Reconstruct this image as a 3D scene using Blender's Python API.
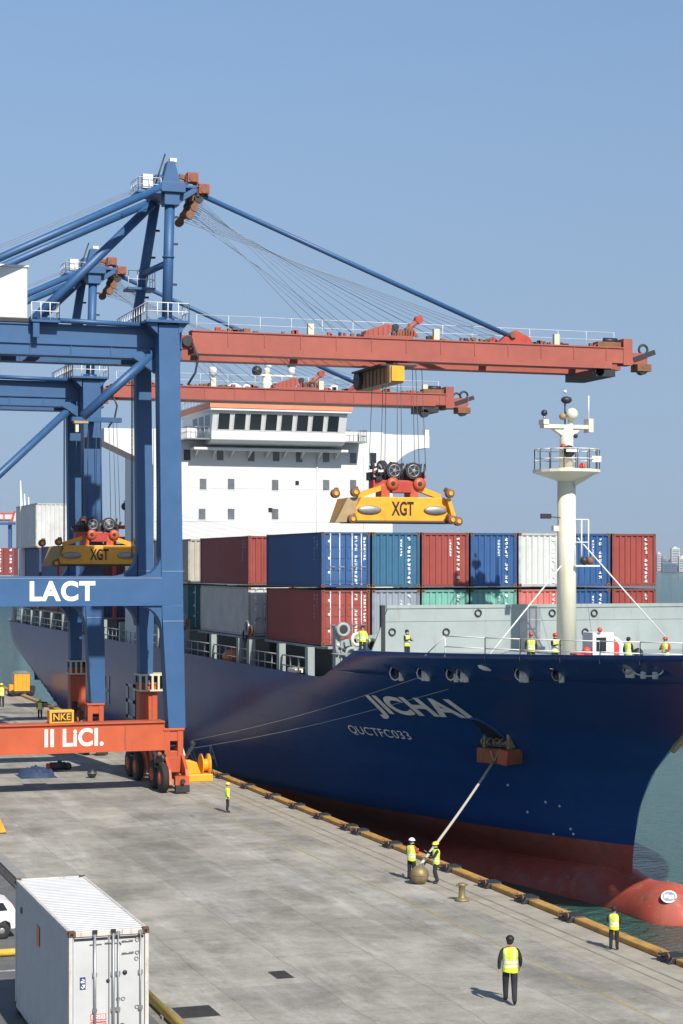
import bpy, bmesh, math, random
from mathutils import Vector as V, Matrix
random.seed(7)
R = math.radians
scene = bpy.context.scene
C = scene.collection
for o in list(bpy.data.objects): bpy.data.objects.remove(o)

# ------------------------------------------------------------------ camera, sky, sun, exposure
H = 14.5; F = 1900.0; YAW = R(18.65)
cam = bpy.data.cameras.new('camera'); co = bpy.data.objects.new('camera', cam); C.objects.link(co)
co.location = (0, 0, H); co.rotation_euler = (R(90), 0, -YAW)
cam.sensor_fit = 'VERTICAL'; cam.sensor_height = 36; cam.lens = F/1024*36
cam.shift_y = 53/1024; cam.clip_start = 1; cam.clip_end = 40000
scene.camera = co
SUN_EL = R(41); SUN_AZ = V((0.10, -0.99, 0)).normalized()
w = bpy.data.worlds.new('World'); scene.world = w; w.use_nodes = True
nt = w.node_tree; bg = nt.nodes['Background']
sky = nt.nodes.new('ShaderNodeTexSky'); sky.sky_type = 'NISHITA'; sky.sun_disc = False
sky.sun_elevation = SUN_EL; sky.sun_rotation = math.atan2(SUN_AZ.x, SUN_AZ.y)
sky.air_density = 1.0; sky.dust_density = 0.5; sky.ozone_density = 2.5; sky.altitude = 0
tcw = nt.nodes.new('ShaderNodeTexCoord'); sxw = nt.nodes.new('ShaderNodeSeparateXYZ'); cxw = nt.nodes.new('ShaderNodeCombineXYZ')
mlt = nt.nodes.new('ShaderNodeMath'); mlt.operation = 'MULTIPLY_ADD'; mlt.inputs[1].default_value = .35; mlt.inputs[2].default_value = .19
mxx = nt.nodes.new('ShaderNodeMath'); mxx.operation = 'MAXIMUM'      # the clear band of sky reaches down to the horizon
nt.links.new(tcw.outputs['Generated'], sxw.inputs[0]); nt.links.new(sxw.outputs[2], mlt.inputs[0]); nt.links.new(mlt.outputs[0], mxx.inputs[0]); nt.links.new(sxw.outputs[2], mxx.inputs[1])
nt.links.new(sxw.outputs[0], cxw.inputs[0]); nt.links.new(sxw.outputs[1], cxw.inputs[1]); nt.links.new(mxx.outputs[0], cxw.inputs[2]); nt.links.new(cxw.outputs[0], sky.inputs[0])
hzr = nt.nodes.new('ShaderNodeMapRange'); hzr.inputs['From Min'].default_value = 0; hzr.inputs['From Max'].default_value = .29; hzr.inputs['To Min'].default_value = .85; hzr.inputs['To Max'].default_value = 0
hmx = nt.nodes.new('ShaderNodeMixRGB'); hmx.inputs[2].default_value = (2.70, 3.45, 4.35, 1)       # pale air low over the harbour
nt.links.new(sxw.outputs[2], hzr.inputs[0]); nt.links.new(hzr.outputs[0], hmx.inputs[0]); nt.links.new(sky.outputs[0], hmx.inputs[1])
nt.links.new(hmx.outputs[0], bg.inputs[0]); bg.inputs[1].default_value = 0.098
sl = bpy.data.lights.new('sun', 'SUN'); sl.energy = 4.5; sl.angle = R(0.6); sl.color = (1, .95, .87)
so = bpy.data.objects.new('sun', sl); C.objects.link(so)
sd = V((SUN_AZ.x*math.cos(SUN_EL), SUN_AZ.y*math.cos(SUN_EL), math.sin(SUN_EL)))
so.rotation_euler = sd.to_track_quat('Z', 'Y').to_euler(); so.location = (0, 0, 80)
scene.view_settings.view_transform = 'Standard'; scene.view_settings.look = 'None'
scene.view_settings.exposure = 0.4; scene.view_settings.gamma = 1

CY, SY = math.cos(YAW), math.sin(YAW)
def ray(px, py):
    a = (px-341.5)/F; b = (565-py)/F
    return V((a*CY+SY, -a*SY+CY, b))
def gp(px, py, z=0.0):                       # point of the plane at height z seen there
    d = ray(px, py); t = (z-H)/d.z
    return V((0, 0, H))+d*t

# ------------------------------------------------------------------ materials
def _n(nt, t, **k):
    n = nt.nodes.new(t)
    for a, b in k.items(): setattr(n, a, b)
    return n
def mat(name, col, rough=.55, metal=0., var=.12, scale=1.2, rust=0., rustcol=(.13, .05, .02), rscale=1.0, bump=0., spec=.5, world=False, emit=0):
    m = bpy.data.materials.new(name); m.use_nodes = True
    t = m.node_tree; b = t.nodes['Principled BSDF']
    b.inputs['Roughness'].default_value = rough; b.inputs['Metallic'].default_value = metal
    b.inputs['Specular IOR Level'].default_value = spec
    if world: vec = _n(t, 'ShaderNodeNewGeometry').outputs['Position']
    else: vec = _n(t, 'ShaderNodeTexCoord').outputs['Object']
    nz = _n(t, 'ShaderNodeTexNoise'); nz.inputs['Scale'].default_value = scale; nz.inputs['Detail'].default_value = 6; nz.inputs['Roughness'].default_value = .65
    t.links.new(vec, nz.inputs['Vector'])
    cr = _n(t, 'ShaderNodeValToRGB')
    cr.color_ramp.elements[0].position = .3; cr.color_ramp.elements[1].position = .72
    cr.color_ramp.elements[0].color = (*[c*(1-var) for c in col], 1); cr.color_ramp.elements[1].color = (*[min(1, c*(1+var)) for c in col], 1)
    t.links.new(nz.outputs[0], cr.inputs[0]); out = cr.outputs[0]
    if rust > 0:
        mp = _n(t, 'ShaderNodeMapping'); mp.inputs['Scale'].default_value = (2.6*rscale, 2.6*rscale, .35*rscale)
        t.links.new(vec, mp.inputs[0])
        n2 = _n(t, 'ShaderNodeTexNoise'); n2.inputs['Scale'].default_value = 1.0; n2.inputs['Detail'].default_value = 8; n2.inputs['Roughness'].default_value = .7
        t.links.new(mp.outputs[0], n2.inputs['Vector'])
        r2 = _n(t, 'ShaderNodeValToRGB'); r2.color_ramp.elements[0].position = .56; r2.color_ramp.elements[1].position = .72
        r2.color_ramp.elements[0].color = (0, 0, 0, 1); r2.color_ramp.elements[1].color = (rust, rust, rust, 1)
        t.links.new(n2.outputs[0], r2.inputs[0])
        mx = _n(t, 'ShaderNodeMixRGB'); mx.inputs[2].default_value = (*rustcol, 1)
        t.links.new(r2.outputs[0], mx.inputs[0]); t.links.new(out, mx.inputs[1]); out = mx.outputs[0]
    t.links.new(out, b.inputs['Base Color'])
    if bump > 0:
        bp = _n(t, 'ShaderNodeBump'); bp.inputs['Strength'].default_value = bump; bp.inputs['Distance'].default_value = .05
        n3 = _n(t, 'ShaderNodeTexNoise'); n3.inputs['Scale'].default_value = scale*4; n3.inputs['Detail'].default_value = 5
        t.links.new(vec, n3.inputs['Vector']); t.links.new(n3.outputs[0], bp.inputs['Height']); t.links.new(bp.outputs[0], b.inputs['Normal'])
    rr = _n(t, 'ShaderNodeMapRange'); rr.inputs['To Min'].default_value = max(.05, rough-.1); rr.inputs['To Max'].default_value = min(1, rough+.12)
    t.links.new(nz.outputs[0], rr.inputs[0]); t.links.new(rr.outputs[0], b.inputs['Roughness'])
    return m

M = {}
M['blue'] = mat('crane_blue', (.029, .096, .222), .5, var=.10, scale=.6, rust=.45, rustcol=(.05, .09, .16), rscale=.7)
M['bluedk'] = mat('crane_blue_tube', (.028, .092, .215), .45, var=.1)
M['salmon'] = mat('boom_red', (.335, .084, .058), .55, var=.14, scale=.5, rust=.5, rustcol=(.26, .07, .045), rscale=.6)
M['orange'] = mat('sill_orange', (.47, .088, .030), .5, var=.12, scale=.6, rust=.5, rustcol=(.22, .05, .025), rscale=.6)
M['red'] = mat('machine_red', (.42, .05, .03), .5, var=.2, rust=.5)
M['yellow'] = mat('machine_yellow', (.80, .36, .02), .45, var=.1, rust=.55, rustcol=(.30, .13, .02), rscale=.9)
M['tan'] = mat('worn_tan', (.36, .25, .12), .6, var=.25)
M['brown'] = mat('rusty_brown', (.20, .085, .04), .7, var=.35, scale=3)
M['dark'] = mat('dark_steel', (.025, .025, .028), .5, var=.3)
M['steel'] = mat('grey_steel', (.32, .33, .34), .4, .6, var=.2)
M['chrome'] = mat('bright_metal', (.30, .30, .28), .5, .6, var=.2)
M['rail'] = mat('white_rail', (.70, .70, .66), .5)
M['white'] = mat('white_paint', (.66, .67, .665), .45, var=.05, scale=.3, rust=.18, rustcol=(.55, .50, .43), rscale=.4)
M['letter'] = mat('letter_white', (.82, .82, .80), .5, var=.03)
M['name'] = mat('name_paint', (.74, .76, .77), .6, var=.12)
M['dull'] = mat('letter_dull', (.40, .42, .42), .6, var=.2)
M['black'] = mat('black_paint', (.012, .012, .013), .5)
M['rubber'] = mat('tyre_rubber', (.02, .02, .02), .8, var=.3)
M['cream'] = mat('mast_cream', (.72, .68, .54), .5, var=.07, scale=.5, rust=.4, rustcol=(.45, .36, .22), rscale=.5)
M['creambox'] = mat('cream_panel', (.62, .58, .42), .6)
M['greygreen'] = mat('ship_grey', (.30, .345, .335), .55, var=.1, scale=.5, rust=.5, rustcol=(.2, .19, .16), rscale=.6)
M['glass'] = mat('dark_glass', (.02, .025, .03), .12, var=.2)
M['rope'] = mat('pale_rope', (.52, .47, .38), .9, var=.12, scale=30)
M['wire'] = mat('wire_rope', (.06, .065, .07), .5)
M['wirelt'] = mat('stay_wire', (.22, .27, .34), .5)
M['coping'] = mat('coping_yellow', (.42, .235, .055), .8, var=.3, scale=1.5, rust=.7, rustcol=(.16, .10, .06), rscale=.8, world=True)
M['brass'] = mat('dull_brass', (.23, .185, .085), .5, .3, var=.25, scale=3)
M['vest'] = mat('hi_vis_yellow', (.60, .76, .03), .75, var=.12, scale=6, bump=.8)
M['vestor'] = mat('hi_vis_orange', (.80, .22, .03), .7, var=.08, scale=5)
M['silver'] = mat('reflective_tape', (.75, .76, .74), .4)
M['cloth'] = mat('dark_cloth', (.016, .016, .02), .9, var=.3, scale=10)
M['trouser'] = mat('trouser_cloth', (.022, .022, .027), .9, var=.3, scale=6, bump=.8)
M['redcloth'] = mat('red_cloth', (.42, .03, .025), .85, var=.2, scale=8)
M['skin'] = mat('skin', (.42, .24, .16), .6, var=.08)
M['hair'] = mat('black_hair', (.012, .01, .009), .6)
M['hatw'] = mat('helmet_white', (.8, .8, .78), .3, var=.03)
M['haty'] = mat('helmet_yellow', (.75, .72, .04), .3, var=.03)
M['hatr'] = mat('helmet_red', (.5, .06, .03), .3, var=.05)
M['bandor'] = mat('bridge_orange_band', (.72, .24, .12), .5)
M['navy'] = mat('navy_placard', (.03, .05, .16), .5)
M['redlabel'] = mat('red_label', (.60, .06, .04), .5)
M['tarp'] = mat('blue_tarp', (.030, .052, .115), .7, var=.35, scale=3, bump=.6)
M['asphalt'] = mat('asphalt', (.12, .12, .118), .9, var=.25, scale=.7, bump=.2, world=True)
M['kerb'] = mat('kerb_stone', (.26, .25, .23), .9, var=.2, scale=1.5, world=True)
M['roadyel'] = mat('road_yellow', (.62, .40, .05), .75, var=.2, scale=2)
M['carwhite'] = mat('car_paint', (.8, .8, .79), .25, var=.02)
M['grate'] = mat('grate_and_kerb_shade', (.05, .045, .04), .8, var=.4, scale=5)
CONT = {
 'red': (.29, .054, .042), 'brown': (.17, .04, .037), 'blue': (.024, .088, .235), 'teal': (.03, .12, .21), 'white': (.56, .57, .54),
 'grey': (.25, .30, .34), 'green': (.17, .42, .34), 'pink': (.58, .17, .14), 'navy': (.03, .06, .16), 'sea': (.02, .17, .22), 'slate': (.27, .31, .36), 'tan': (.45, .42, .36)}
for k, c in CONT.items():
    M['c_'+k] = mat('container_'+k, c, .55, var=.14, scale=.6, rust=.6, rustcol=tuple(x*.45+.02 for x in c), rscale=.8)
    M['f_'+k] = mat('container_frame_'+k, tuple(x*.75 for x in c), .6, var=.2, scale=2, rust=.7, rustcol=(.16, .08, .04), rscale=1.4)

def concrete():
    m = bpy.data.materials.new('quay_concrete'); m.use_nodes = True
    t = m.node_tree; b = t.nodes['Principled BSDF']; b.inputs['Roughness'].default_value = .9; b.inputs['Specular IOR Level'].default_value = .25
    pos = _n(t, 'ShaderNodeNewGeometry').outputs['Position']
    def noise(sc, det=6, ro=.6, mp=None):
        n = _n(t, 'ShaderNodeTexNoise'); n.inputs['Scale'].default_value = sc; n.inputs['Detail'].default_value = det; n.inputs['Roughness'].default_value = ro
        if mp:
            a = _n(t, 'ShaderNodeMapping'); a.inputs['Scale'].default_value = mp; t.links.new(pos, a.inputs[0]); t.links.new(a.outputs[0], n.inputs['Vector'])
        else: t.links.new(pos, n.inputs['Vector'])
        return n.outputs[0]
    def ramp(s, p0, c0, p1, c1):
        r = _n(t, 'ShaderNodeValToRGB'); r.color_ramp.elements[0].position = p0; r.color_ramp.elements[1].position = p1
        r.color_ramp.elements[0].color = (*c0, 1); r.color_ramp.elements[1].color = (*c1, 1); t.links.new(s, r.inputs[0]); return r.outputs[0]
    def mul(a, c, f=1., mode='MULTIPLY'):
        x = _n(t, 'ShaderNodeMixRGB'); x.blend_type = mode
        if isinstance(f, float): x.inputs[0].default_value = f
        else: t.links.new(f, x.inputs[0])
        t.links.new(a, x.inputs[1])
        if isinstance(c, tuple): x.inputs[2].default_value = (*c, 1)
        else: t.links.new(c, x.inputs[2])
        return x.outputs[0]
    base = ramp(noise(.16, 8, .65), .33, (.215, .203, .174), .68, (.42, .396, .345))
    # slabs of the pour, each a little different
    br = _n(t, 'ShaderNodeTexBrick'); br.inputs['Scale'].default_value = 1; br.inputs['Brick Width'].default_value = 9; br.inputs['Row Height'].default_value = 3.4
    br.inputs['Mortar Size'].default_value = .035; br.inputs['Mortar Smooth'].default_value = .6
    br.inputs['Color1'].default_value = (.84, .84, .85, 1); br.inputs['Color2'].default_value = (1.10, 1.09, 1.06, 1); br.inputs['Mortar'].default_value = (.72, .71, .69, 1)
    a = _n(t, 'ShaderNodeMapping'); a.inputs['Rotation'].default_value = (0, 0, R(90)); 
    ds = _n(t, 'ShaderNodeTexNoise'); ds.inputs['Scale'].default_value = .5; t.links.new(pos, ds.inputs['Vector'])
    va = _n(t, 'ShaderNodeMixRGB'); va.blend_type = 'ADD'; va.inputs[0].default_value = .35; t.links.new(pos, va.inputs[1]); t.links.new(ds.outputs[1], va.inputs[2])
    t.links.new(va.outputs[0], a.inputs[0]); t.links.new(a.outputs[0], br.inputs['Vector'])
    base = mul(base, br.outputs[0], .9)
    # long pale wheel tracks along the quay
    base = mul(base, ramp(noise(1, 7, .7, (.55, .055, 1)), .52, (0, 0, 0), .68, (1, 1, 1)), .10, 'ADD')
    base = mul(base, ramp(noise(1, 6, .65, (.30, .11, 1)), .30, (.60, .59, .57), .50, (1, 1, 1)), .9)
    base = mul(base, ramp(noise(1.3, 9, .75), .28, (.68, .67, .65), .50, (1, 1, 1)), .7)
    base = mul(base, ramp(noise(9, 5, .7), .3, (.82, .82, .82), .7, (1.12, 1.12, 1.12)), .8)
    base = mul(base, ramp(noise(.7, 12, .82), .52, (0, 0, 0), .62, (1, 1, 1)), .055, 'ADD')
    base = mul(base, ramp(noise(.35, 12, .8), .36, (.70, .69, .68), .46, (1, 1, 1)), .75)
    # oil stains
    base = mul(base, ramp(noise(.42, 4, .5), .70, (1, 1, 1), .76, (.45, .44, .43)), .8)
    t.links.new(base, b.inputs['Base Color'])
    bp = _n(t, 'ShaderNodeBump'); bp.inputs['Strength'].default_value = .25; bp.inputs['Distance'].default_value = .03
    t.links.new(noise(5, 8, .7), bp.inputs['Height']); t.links.new(bp.outputs[0], b.inputs['Normal'])
    return m
M['concrete'] = concrete()
M['groove'] = mat('rail_groove', (.20, .185, .16), .9, var=.4, scale=1, world=True)
M['apron'] = mat('edge_apron', (.33, .295, .235), .9, var=.22, scale=.7, rust=.5, rustcol=(.24, .20, .15), rscale=.3, world=True, bump=.2)

def water():
    m = bpy.data.materials.new('harbour_water'); m.use_nodes = True
    t = m.node_tree; b = t.nodes['Principled BSDF']; b.inputs['Roughness'].default_value = .12
    b.inputs['Base Color'].default_value = (.030, .108, .092, 1); b.inputs['IOR'].default_value = 1.33; b.inputs['Specular IOR Level'].default_value = .5
    pos = _n(t, 'ShaderNodeNewGeometry').outputs['Position']
    def nz(sc, mp, det):
        a = _n(t, 'ShaderNodeMapping'); a.inputs['Scale'].default_value = mp; a.inputs['Rotation'].default_value = (0, 0, R(-18)); t.links.new(pos, a.inputs[0])
        n = _n(t, 'ShaderNodeTexNoise'); n.inputs['Scale'].default_value = sc; n.inputs['Detail'].default_value = det; n.inputs['Roughness'].default_value = .6
        t.links.new(a.outputs[0], n.inputs['Vector']); return n.outputs[0]
    ad = _n(t, 'ShaderNodeMath', operation='ADD'); t.links.new(nz(.30, (.45, 1.5, 1), 3), ad.inputs[0]); t.links.new(nz(1.6, (.7, 1.2, 1), 4), ad.inputs[1])
    bp = _n(t, 'ShaderNodeBump'); bp.inputs['Strength'].default_value = 1; bp.inputs['Distance'].default_value = 1.6
    t.links.new(ad.outputs[0], bp.inputs['Height']); t.links.new(bp.outputs[0], b.inputs['Normal'])
    return m
M['water'] = water()

def hullmat():
    m = mat('hull_paint', (.0, .0, .0), .28, var=0, spec=.4)
    t = m.node_tree; b = t.nodes['Principled BSDF']
    pos = _n(t, 'ShaderNodeNewGeometry').outputs['Position']; sp = _n(t, 'ShaderNodeSeparateXYZ'); t.links.new(pos, sp.inputs[0])
    def nz(mp, det=8, ro=.68):
        a = _n(t, 'ShaderNodeMapping'); a.inputs['Scale'].default_value = mp; t.links.new(pos, a.inputs[0])
        n = _n(t, 'ShaderNodeTexNoise'); n.inputs['Scale'].default_value = 1; n.inputs['Detail'].default_value = det; n.inputs['Roughness'].default_value = ro
        t.links.new(a.outputs[0], n.inputs['Vector']); return n.outputs[0]
    def ramp(s, p0, c0, p1, c1):
        r = _n(t, 'ShaderNodeValToRGB'); r.color_ramp.elements[0].position = p0; r.color_ramp.elements[1].position = p1
        r.color_ramp.elements[0].color = (*c0, 1); r.color_ramp.elements[1].color = (*c1, 1); t.links.new(s, r.inputs[0]); return r.outputs[0]
    def mix(f, a, c):
        x = _n(t, 'ShaderNodeMixRGB'); t.links.new(f, x.inputs[0])
        for i, q in ((1, a), (2, c)):
            if isinstance(q, tuple): x.inputs[i].default_value = (*q, 1)
            else: t.links.new(q, x.inputs[i])
        return x.outputs[0]
    bl = ramp(nz((.25, .12, .3)), .3, (.002, .042, .180), .7, (.003, .060, .230))
    bl = mix(ramp(nz((.5, .10, .05), 6), .60, (0, 0, 0), .75, (.3, .3, .3)), bl, (.03, .06, .12))
    bl = mix(ramp(nz((.6, .6, .05)), .64, (0, 0, 0), .78, (.5, .5, .5)), bl, (.015, .045, .11))
    rd = ramp(nz((.3, .2, .4)), .3, (.38, .055, .032), .7, (.52, .105, .065))
    rd = mix(ramp(nz((.6, .25, .10)), .48, (0, 0, 0), .75, (.75, .75, .75)), rd, (.33, .19, .16))
    rd = mix(ramp(nz((.8, .8, .9)), .54, (0, 0, 0), .66, (.6, .6, .6)), rd, (.23, .085, .06))
    rd = mix(ramp(nz((2.6, 1.6, 2.2)), .57, (0, 0, 0), .68, (.55, .55, .55)), rd, (.40, .27, .22))
    rd = mix(ramp(nz((1.4, 1.4, .25)), .60, (0, 0, 0), .72, (.7, .7, .7)), rd, (.15, .06, .045))
    # paint line of the boot topping
    lt = _n(t, 'ShaderNodeMath', operation='LESS_THAN'); t.links.new(sp.outputs[2], lt.inputs[0]); lt.inputs[1].default_value = -1.05
    col = mix(lt.outputs[0], bl, rd)
    t.links.new(col, b.inputs['Base Color'])
    rg = mix(lt.outputs[0], (.30, .30, .30), (.55, .55, .55)); t.links.new(rg, b.inputs['Roughness'])
    bp = _n(t, 'ShaderNodeBump'); bp.inputs['Strength'].default_value = .25; bp.inputs['Distance'].default_value = .12
    bk = _n(t, 'ShaderNodeTexBrick'); bk.inputs['Scale'].default_value = 1; bk.inputs['Brick Width'].default_value = 8.5; bk.inputs['Row Height'].default_value = 2.1; bk.inputs['Mortar Size'].default_value = .03; bk.inputs['Mortar Smooth'].default_value = .4
    bk.inputs['Color1'].default_value = bk.inputs['Color2'].default_value = (0, 0, 0, 1); bk.inputs['Mortar'].default_value = (1, 1, 1, 1)
    cb = _n(t, 'ShaderNodeCombineXYZ'); t.links.new(sp.outputs[1], cb.inputs[0]); t.links.new(sp.outputs[2], cb.inputs[1]); t.links.new(cb.outputs[0], bk.inputs['Vector'])
    hs = _n(t, 'ShaderNodeMath', operation='MULTIPLY_ADD'); hs.inputs[1].default_value = .6; t.links.new(bk.outputs[0], hs.inputs[0]); t.links.new(nz((.35, .35, .35), 3, .5), hs.inputs[2])
    t.links.new(hs.outputs[0], bp.inputs['Height']); t.links.new(bp.outputs[0], b.inputs['Normal'])
    return m
M['hull'] = hullmat()
M['anchorbox'] = mat('anchor_box', (.30, .085, .025), .65, var=.3, scale=2)
M['liferaft'] = mat('liferaft_orange', (.65, .16, .03), .5)
M['greyglass'] = mat('grey_window', (.13, .145, .16), .2, var=.3)

# ------------------------------------------------------------------ mesh helper
class MB:
    def __init__(s): s.bm = bmesh.new(); s.ms = []
    def mi(s, m):
        if m not in s.ms: s.ms.append(m)
        return s.ms.index(m)
    def _f(s, vs, m, smooth=False):
        try: f = s.bm.faces.new(vs)
        except ValueError: return None
        f.material_index = s.mi(m); f.smooth = smooth; return f
    def poly(s, pts, m, smooth=False): return s._f([s.bm.verts.new(p) for p in pts], m, smooth)
    def box(s, c, d, m, rot=None):
        c = V(c); x, y, z = d[0]/2, d[1]/2, d[2]/2
        vs = []
        for a in (-1, 1):
            for b in (-1, 1):
                for e in (-1, 1):
                    p = V((a*x, b*y, e*z)); p = rot @ p if rot else p
                    vs.append(s.bm.verts.new(c+p))
        for q in ((0, 1, 3, 2), (4, 6, 7, 5), (0, 4, 5, 1), (2, 3, 7, 6), (0, 2, 6, 4), (1, 5, 7, 3)): s._f([vs[i] for i in q], m)
    def b2(s, x0, x1, y0, y1, z0, z1, m): s.box(((x0+x1)/2, (y0+y1)/2, (z0+z1)/2), (abs(x1-x0), abs(y1-y0), abs(z1-z0)), m)
    def beam(s, p0, p1, w, h, m, w2=None, h2=None, up=(0, 0, 1)):
        p0, p1 = V(p0), V(p1); d = (p1-p0).normalized(); up = V(up)
        if abs(d.dot(up)) > .98: up = V((0, 1, 0))
        sx = d.cross(up).normalized(); sz = sx.cross(d)
        w2 = w if w2 is None else w2; h2 = h if h2 is None else h2
        a = [s.bm.verts.new(p0+sx*i*w/2+sz*j*h/2) for i, j in ((-1, -1), (1, -1), (1, 1), (-1, 1))]
        b = [s.bm.verts.new(p1+sx*i*w2/2+sz*j*h2/2) for i, j in ((-1, -1), (1, -1), (1, 1), (-1, 1))]
        s._f(a[::-1], m); s._f(b, m)
        for i in range(4): s._f([a[i], a[(i+1) % 4], b[(i+1) % 4], b[i]], m)
    def tube(s, p0, p1, r, m, n=8, r2=None, cap=True):
        p0, p1 = V(p0), V(p1); d = (p1-p0)
        if d.length < 1e-6: return
        d.normalize(); u = V((0, 0, 1)) if abs(d.z) < .95 else V((1, 0, 0))
        a = d.cross(u).normalized(); b = a.cross(d); r2 = r if r2 is None else r2
        A = [s.bm.verts.new(p0+(a*math.cos(t)+b*math.sin(t))*r) for t in [2*math.pi*i/n for i in range(n)]]
        B = [s.bm.verts.new(p1+(a*math.cos(t)+b*math.sin(t))*r2) for t in [2*math.pi*i/n for i in range(n)]]
        for i in range(n): s._f([A[i], A[(i+1) % n], B[(i+1) % n], B[i]], m, True)
        if cap: s._f(A[::-1], m); s._f(B, m)
    def path(s, pts, r, m, n=6):
        pts = [V(p) for p in pts]; rings = []; ref = None
        for i, p in enumerate(pts):
            d = (pts[min(i+1, len(pts)-1)]-pts[max(i-1, 0)]).normalized()
            if ref is None: u = V((0, 0, 1)) if abs(d.z) < .95 else V((1, 0, 0)); ref = d.cross(u).normalized()
            ref = (ref-d*ref.dot(d)).normalized(); b = ref.cross(d)
            rings.append([s.bm.verts.new(p+(ref*math.cos(t)+b*math.sin(t))*r) for t in [2*math.pi*k/n for k in range(n)]])
        for A, B in zip(rings[:-1], rings[1:]):
            for k in range(n): s._f([A[k], A[(k+1) % n], B[(k+1) % n], B[k]], m, True)
        s._f(rings[0][::-1], m); s._f(rings[-1], m)
    def lathe(s, prof, c, m, axis='z', n=20, smooth=True):
        c = V(c); rings = []
        for r, h in prof:
            ring = []
            for i in range(n):
                t = 2*math.pi*i/n; q = (r*math.cos(t), r*math.sin(t), h)
                p = V(q) if axis == 'z' else (V((q[2], q[0], q[1])) if axis == 'x' else V((q[0], q[2], q[1])))
                ring.append(s.bm.verts.new(c+p))
            rings.append(ring)
        for A, B in zip(rings[:-1], rings[1:]):
            for i in range(n): s._f([A[i], A[(i+1) % n], B[(i+1) % n], B[i]], m, smooth)
        s._f(rings[0][::-1], m); s._f(rings[-1], m)
    def sph(s, c, r, m, n=14, sc=(1, 1, 1), zmin=-1.0):
        prof = []; k = n//2
        a0 = math.asin(max(-1, zmin))
        for i in range(k+1):
            a = a0+(math.pi/2-a0)*i/k; prof.append((max(1e-3, math.cos(a)*r), math.sin(a)*r))
        i0 = len(s.bm.verts); s.lathe(prof, (0, 0, 0), m, n=n); s.bm.verts.ensure_lookup_table()
        for v in s.bm.verts[i0:]: v.co = V((v.co.x*sc[0], v.co.y*sc[1], v.co.z*sc[2]))+V(c)
    def torus(s, c, Rr, r, m, axis='z', n=20, k=8, sc=(1, 1, 1)):
        c = V(c); g = []
        for i in range(n):
            t = 2*math.pi*i/n; row = []
            for j in range(k):
                a = 2*math.pi*j/k; q = ((Rr+r*math.cos(a))*math.cos(t), (Rr+r*math.cos(a))*math.sin(t), r*math.sin(a))
                p = V(q) if axis == 'z' else (V((q[2], q[0], q[1])) if axis == 'x' else V((q[0], q[2], q[1])))
                row.append(s.bm.verts.new(c+V((p.x*sc[0], p.y*sc[1], p.z*sc[2]))))
            g.append(row)
        for i in range(n):
            for j in range(k): s._f([g[i][j], g[(i+1) % n][j], g[(i+1) % n][(j+1) % k], g[i][(j+1) % k]], m, True)
    def prism(s, pts, axis, a0, a1, m):
        def P(u, v, a): return V((a, u, v)) if axis == 'x' else (V((u, a, v)) if axis == 'y' else V((u, v, a)))
        A = [s.bm.verts.new(P(u, v, a0)) for u, v in pts]; B = [s.bm.verts.new(P(u, v, a1)) for u, v in pts]
        n = len(pts); s._f(A[::-1], m); s._f(B, m)
        for i in range(n): s._f([A[i], A[(i+1) % n], B[(i+1) % n], B[i]], m)
    def rail(s, pts, m, h=1.1, sp=1.5, r=.03, rows=2):
        pts = [V(p) for p in pts]
        for a, b in zip(pts[:-1], pts[1:]):
            n = max(1, round((b-a).length/sp))
            for i in range(n+1): q = a.lerp(b, i/n); s.tube(q, q+V((0, 0, h)), r, m, 5)
            for k in range(rows): z = V((0, 0, h*(k+1)/rows)); s.tube(a+z, b+z, r*.9, m, 5)
    def text(s, body, c, wx, hz, m, face='-y', spacing=1.0, thick=0.0, fn=None, ital=0.0, sub=0):
        cu = bpy.data.curves.new('t', 'FONT'); cu.body = body; cu.size = 1; cu.space_character = spacing; cu.offset = thick
        cu.extrude = .0
        ob = bpy.data.objects.new('t', cu); C.objects.link(ob); bpy.context.view_layer.update()
        me = bpy.data.meshes.new_from_object(ob.evaluated_get(bpy.context.evaluated_depsgraph_get()))
        bpy.data.objects.remove(ob); bpy.data.curves.remove(cu)
        xs = [v.co.x for v in me.vertices]; ys = [v.co.y for v in me.vertices]
        x0, x1, y0, y1 = min(xs), max(xs), min(ys), max(ys)
        b2 = bmesh.new(); b2.from_mesh(me); bpy.data.meshes.remove(me)
        bmesh.ops.triangulate(b2, faces=b2.faces)
        if sub: bmesh.ops.subdivide_edges(b2, edges=b2.edges, cuts=sub, use_grid_fill=True)
        mp = {}
        c = V(c) if c is not None else None
        for v in b2.verts:
            u = ((v.co.x-x0)/(x1-x0)-.5)*wx; z = ((v.co.y-y0)/(y1-y0)-.5)*hz; u += ital*z
            if fn: p = fn(u, z)
            elif face == '-y': p = c+V((u, 0, z))
            elif face == '-x': p = c+V((0, -u, z))
            mp[v] = s.bm.verts.new(p)
        for f in b2.faces: s._f([mp[v] for v in f.verts], m)
        b2.free()
    def obj(s, name, parent=None, bevel=0, local=False, recalc=True):
        if recalc: bmesh.ops.recalc_face_normals(s.bm, faces=s.bm.faces)
        if parent is not None and not local:
            off = ROOT[parent.name]
            for v in s.bm.verts: v.co -= off
        me = bpy.data.meshes.new(name); s.bm.to_mesh(me); s.bm.free()
        for m in s.ms: me.materials.append(M[m])
        o = bpy.data.objects.new(name, me); C.objects.link(o)
        if parent is not None: o.parent = parent; ROOT[o.name] = ROOT[parent.name].copy()
        else: ROOT[o.name] = V((0, 0, 0))
        if bevel:
            b = o.modifiers.new('Bevel', 'BEVEL'); b.width = bevel; b.segments = 2; b.limit_method = 'ANGLE'; b.angle_limit = R(40)
        return o
ROOT = {}
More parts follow.
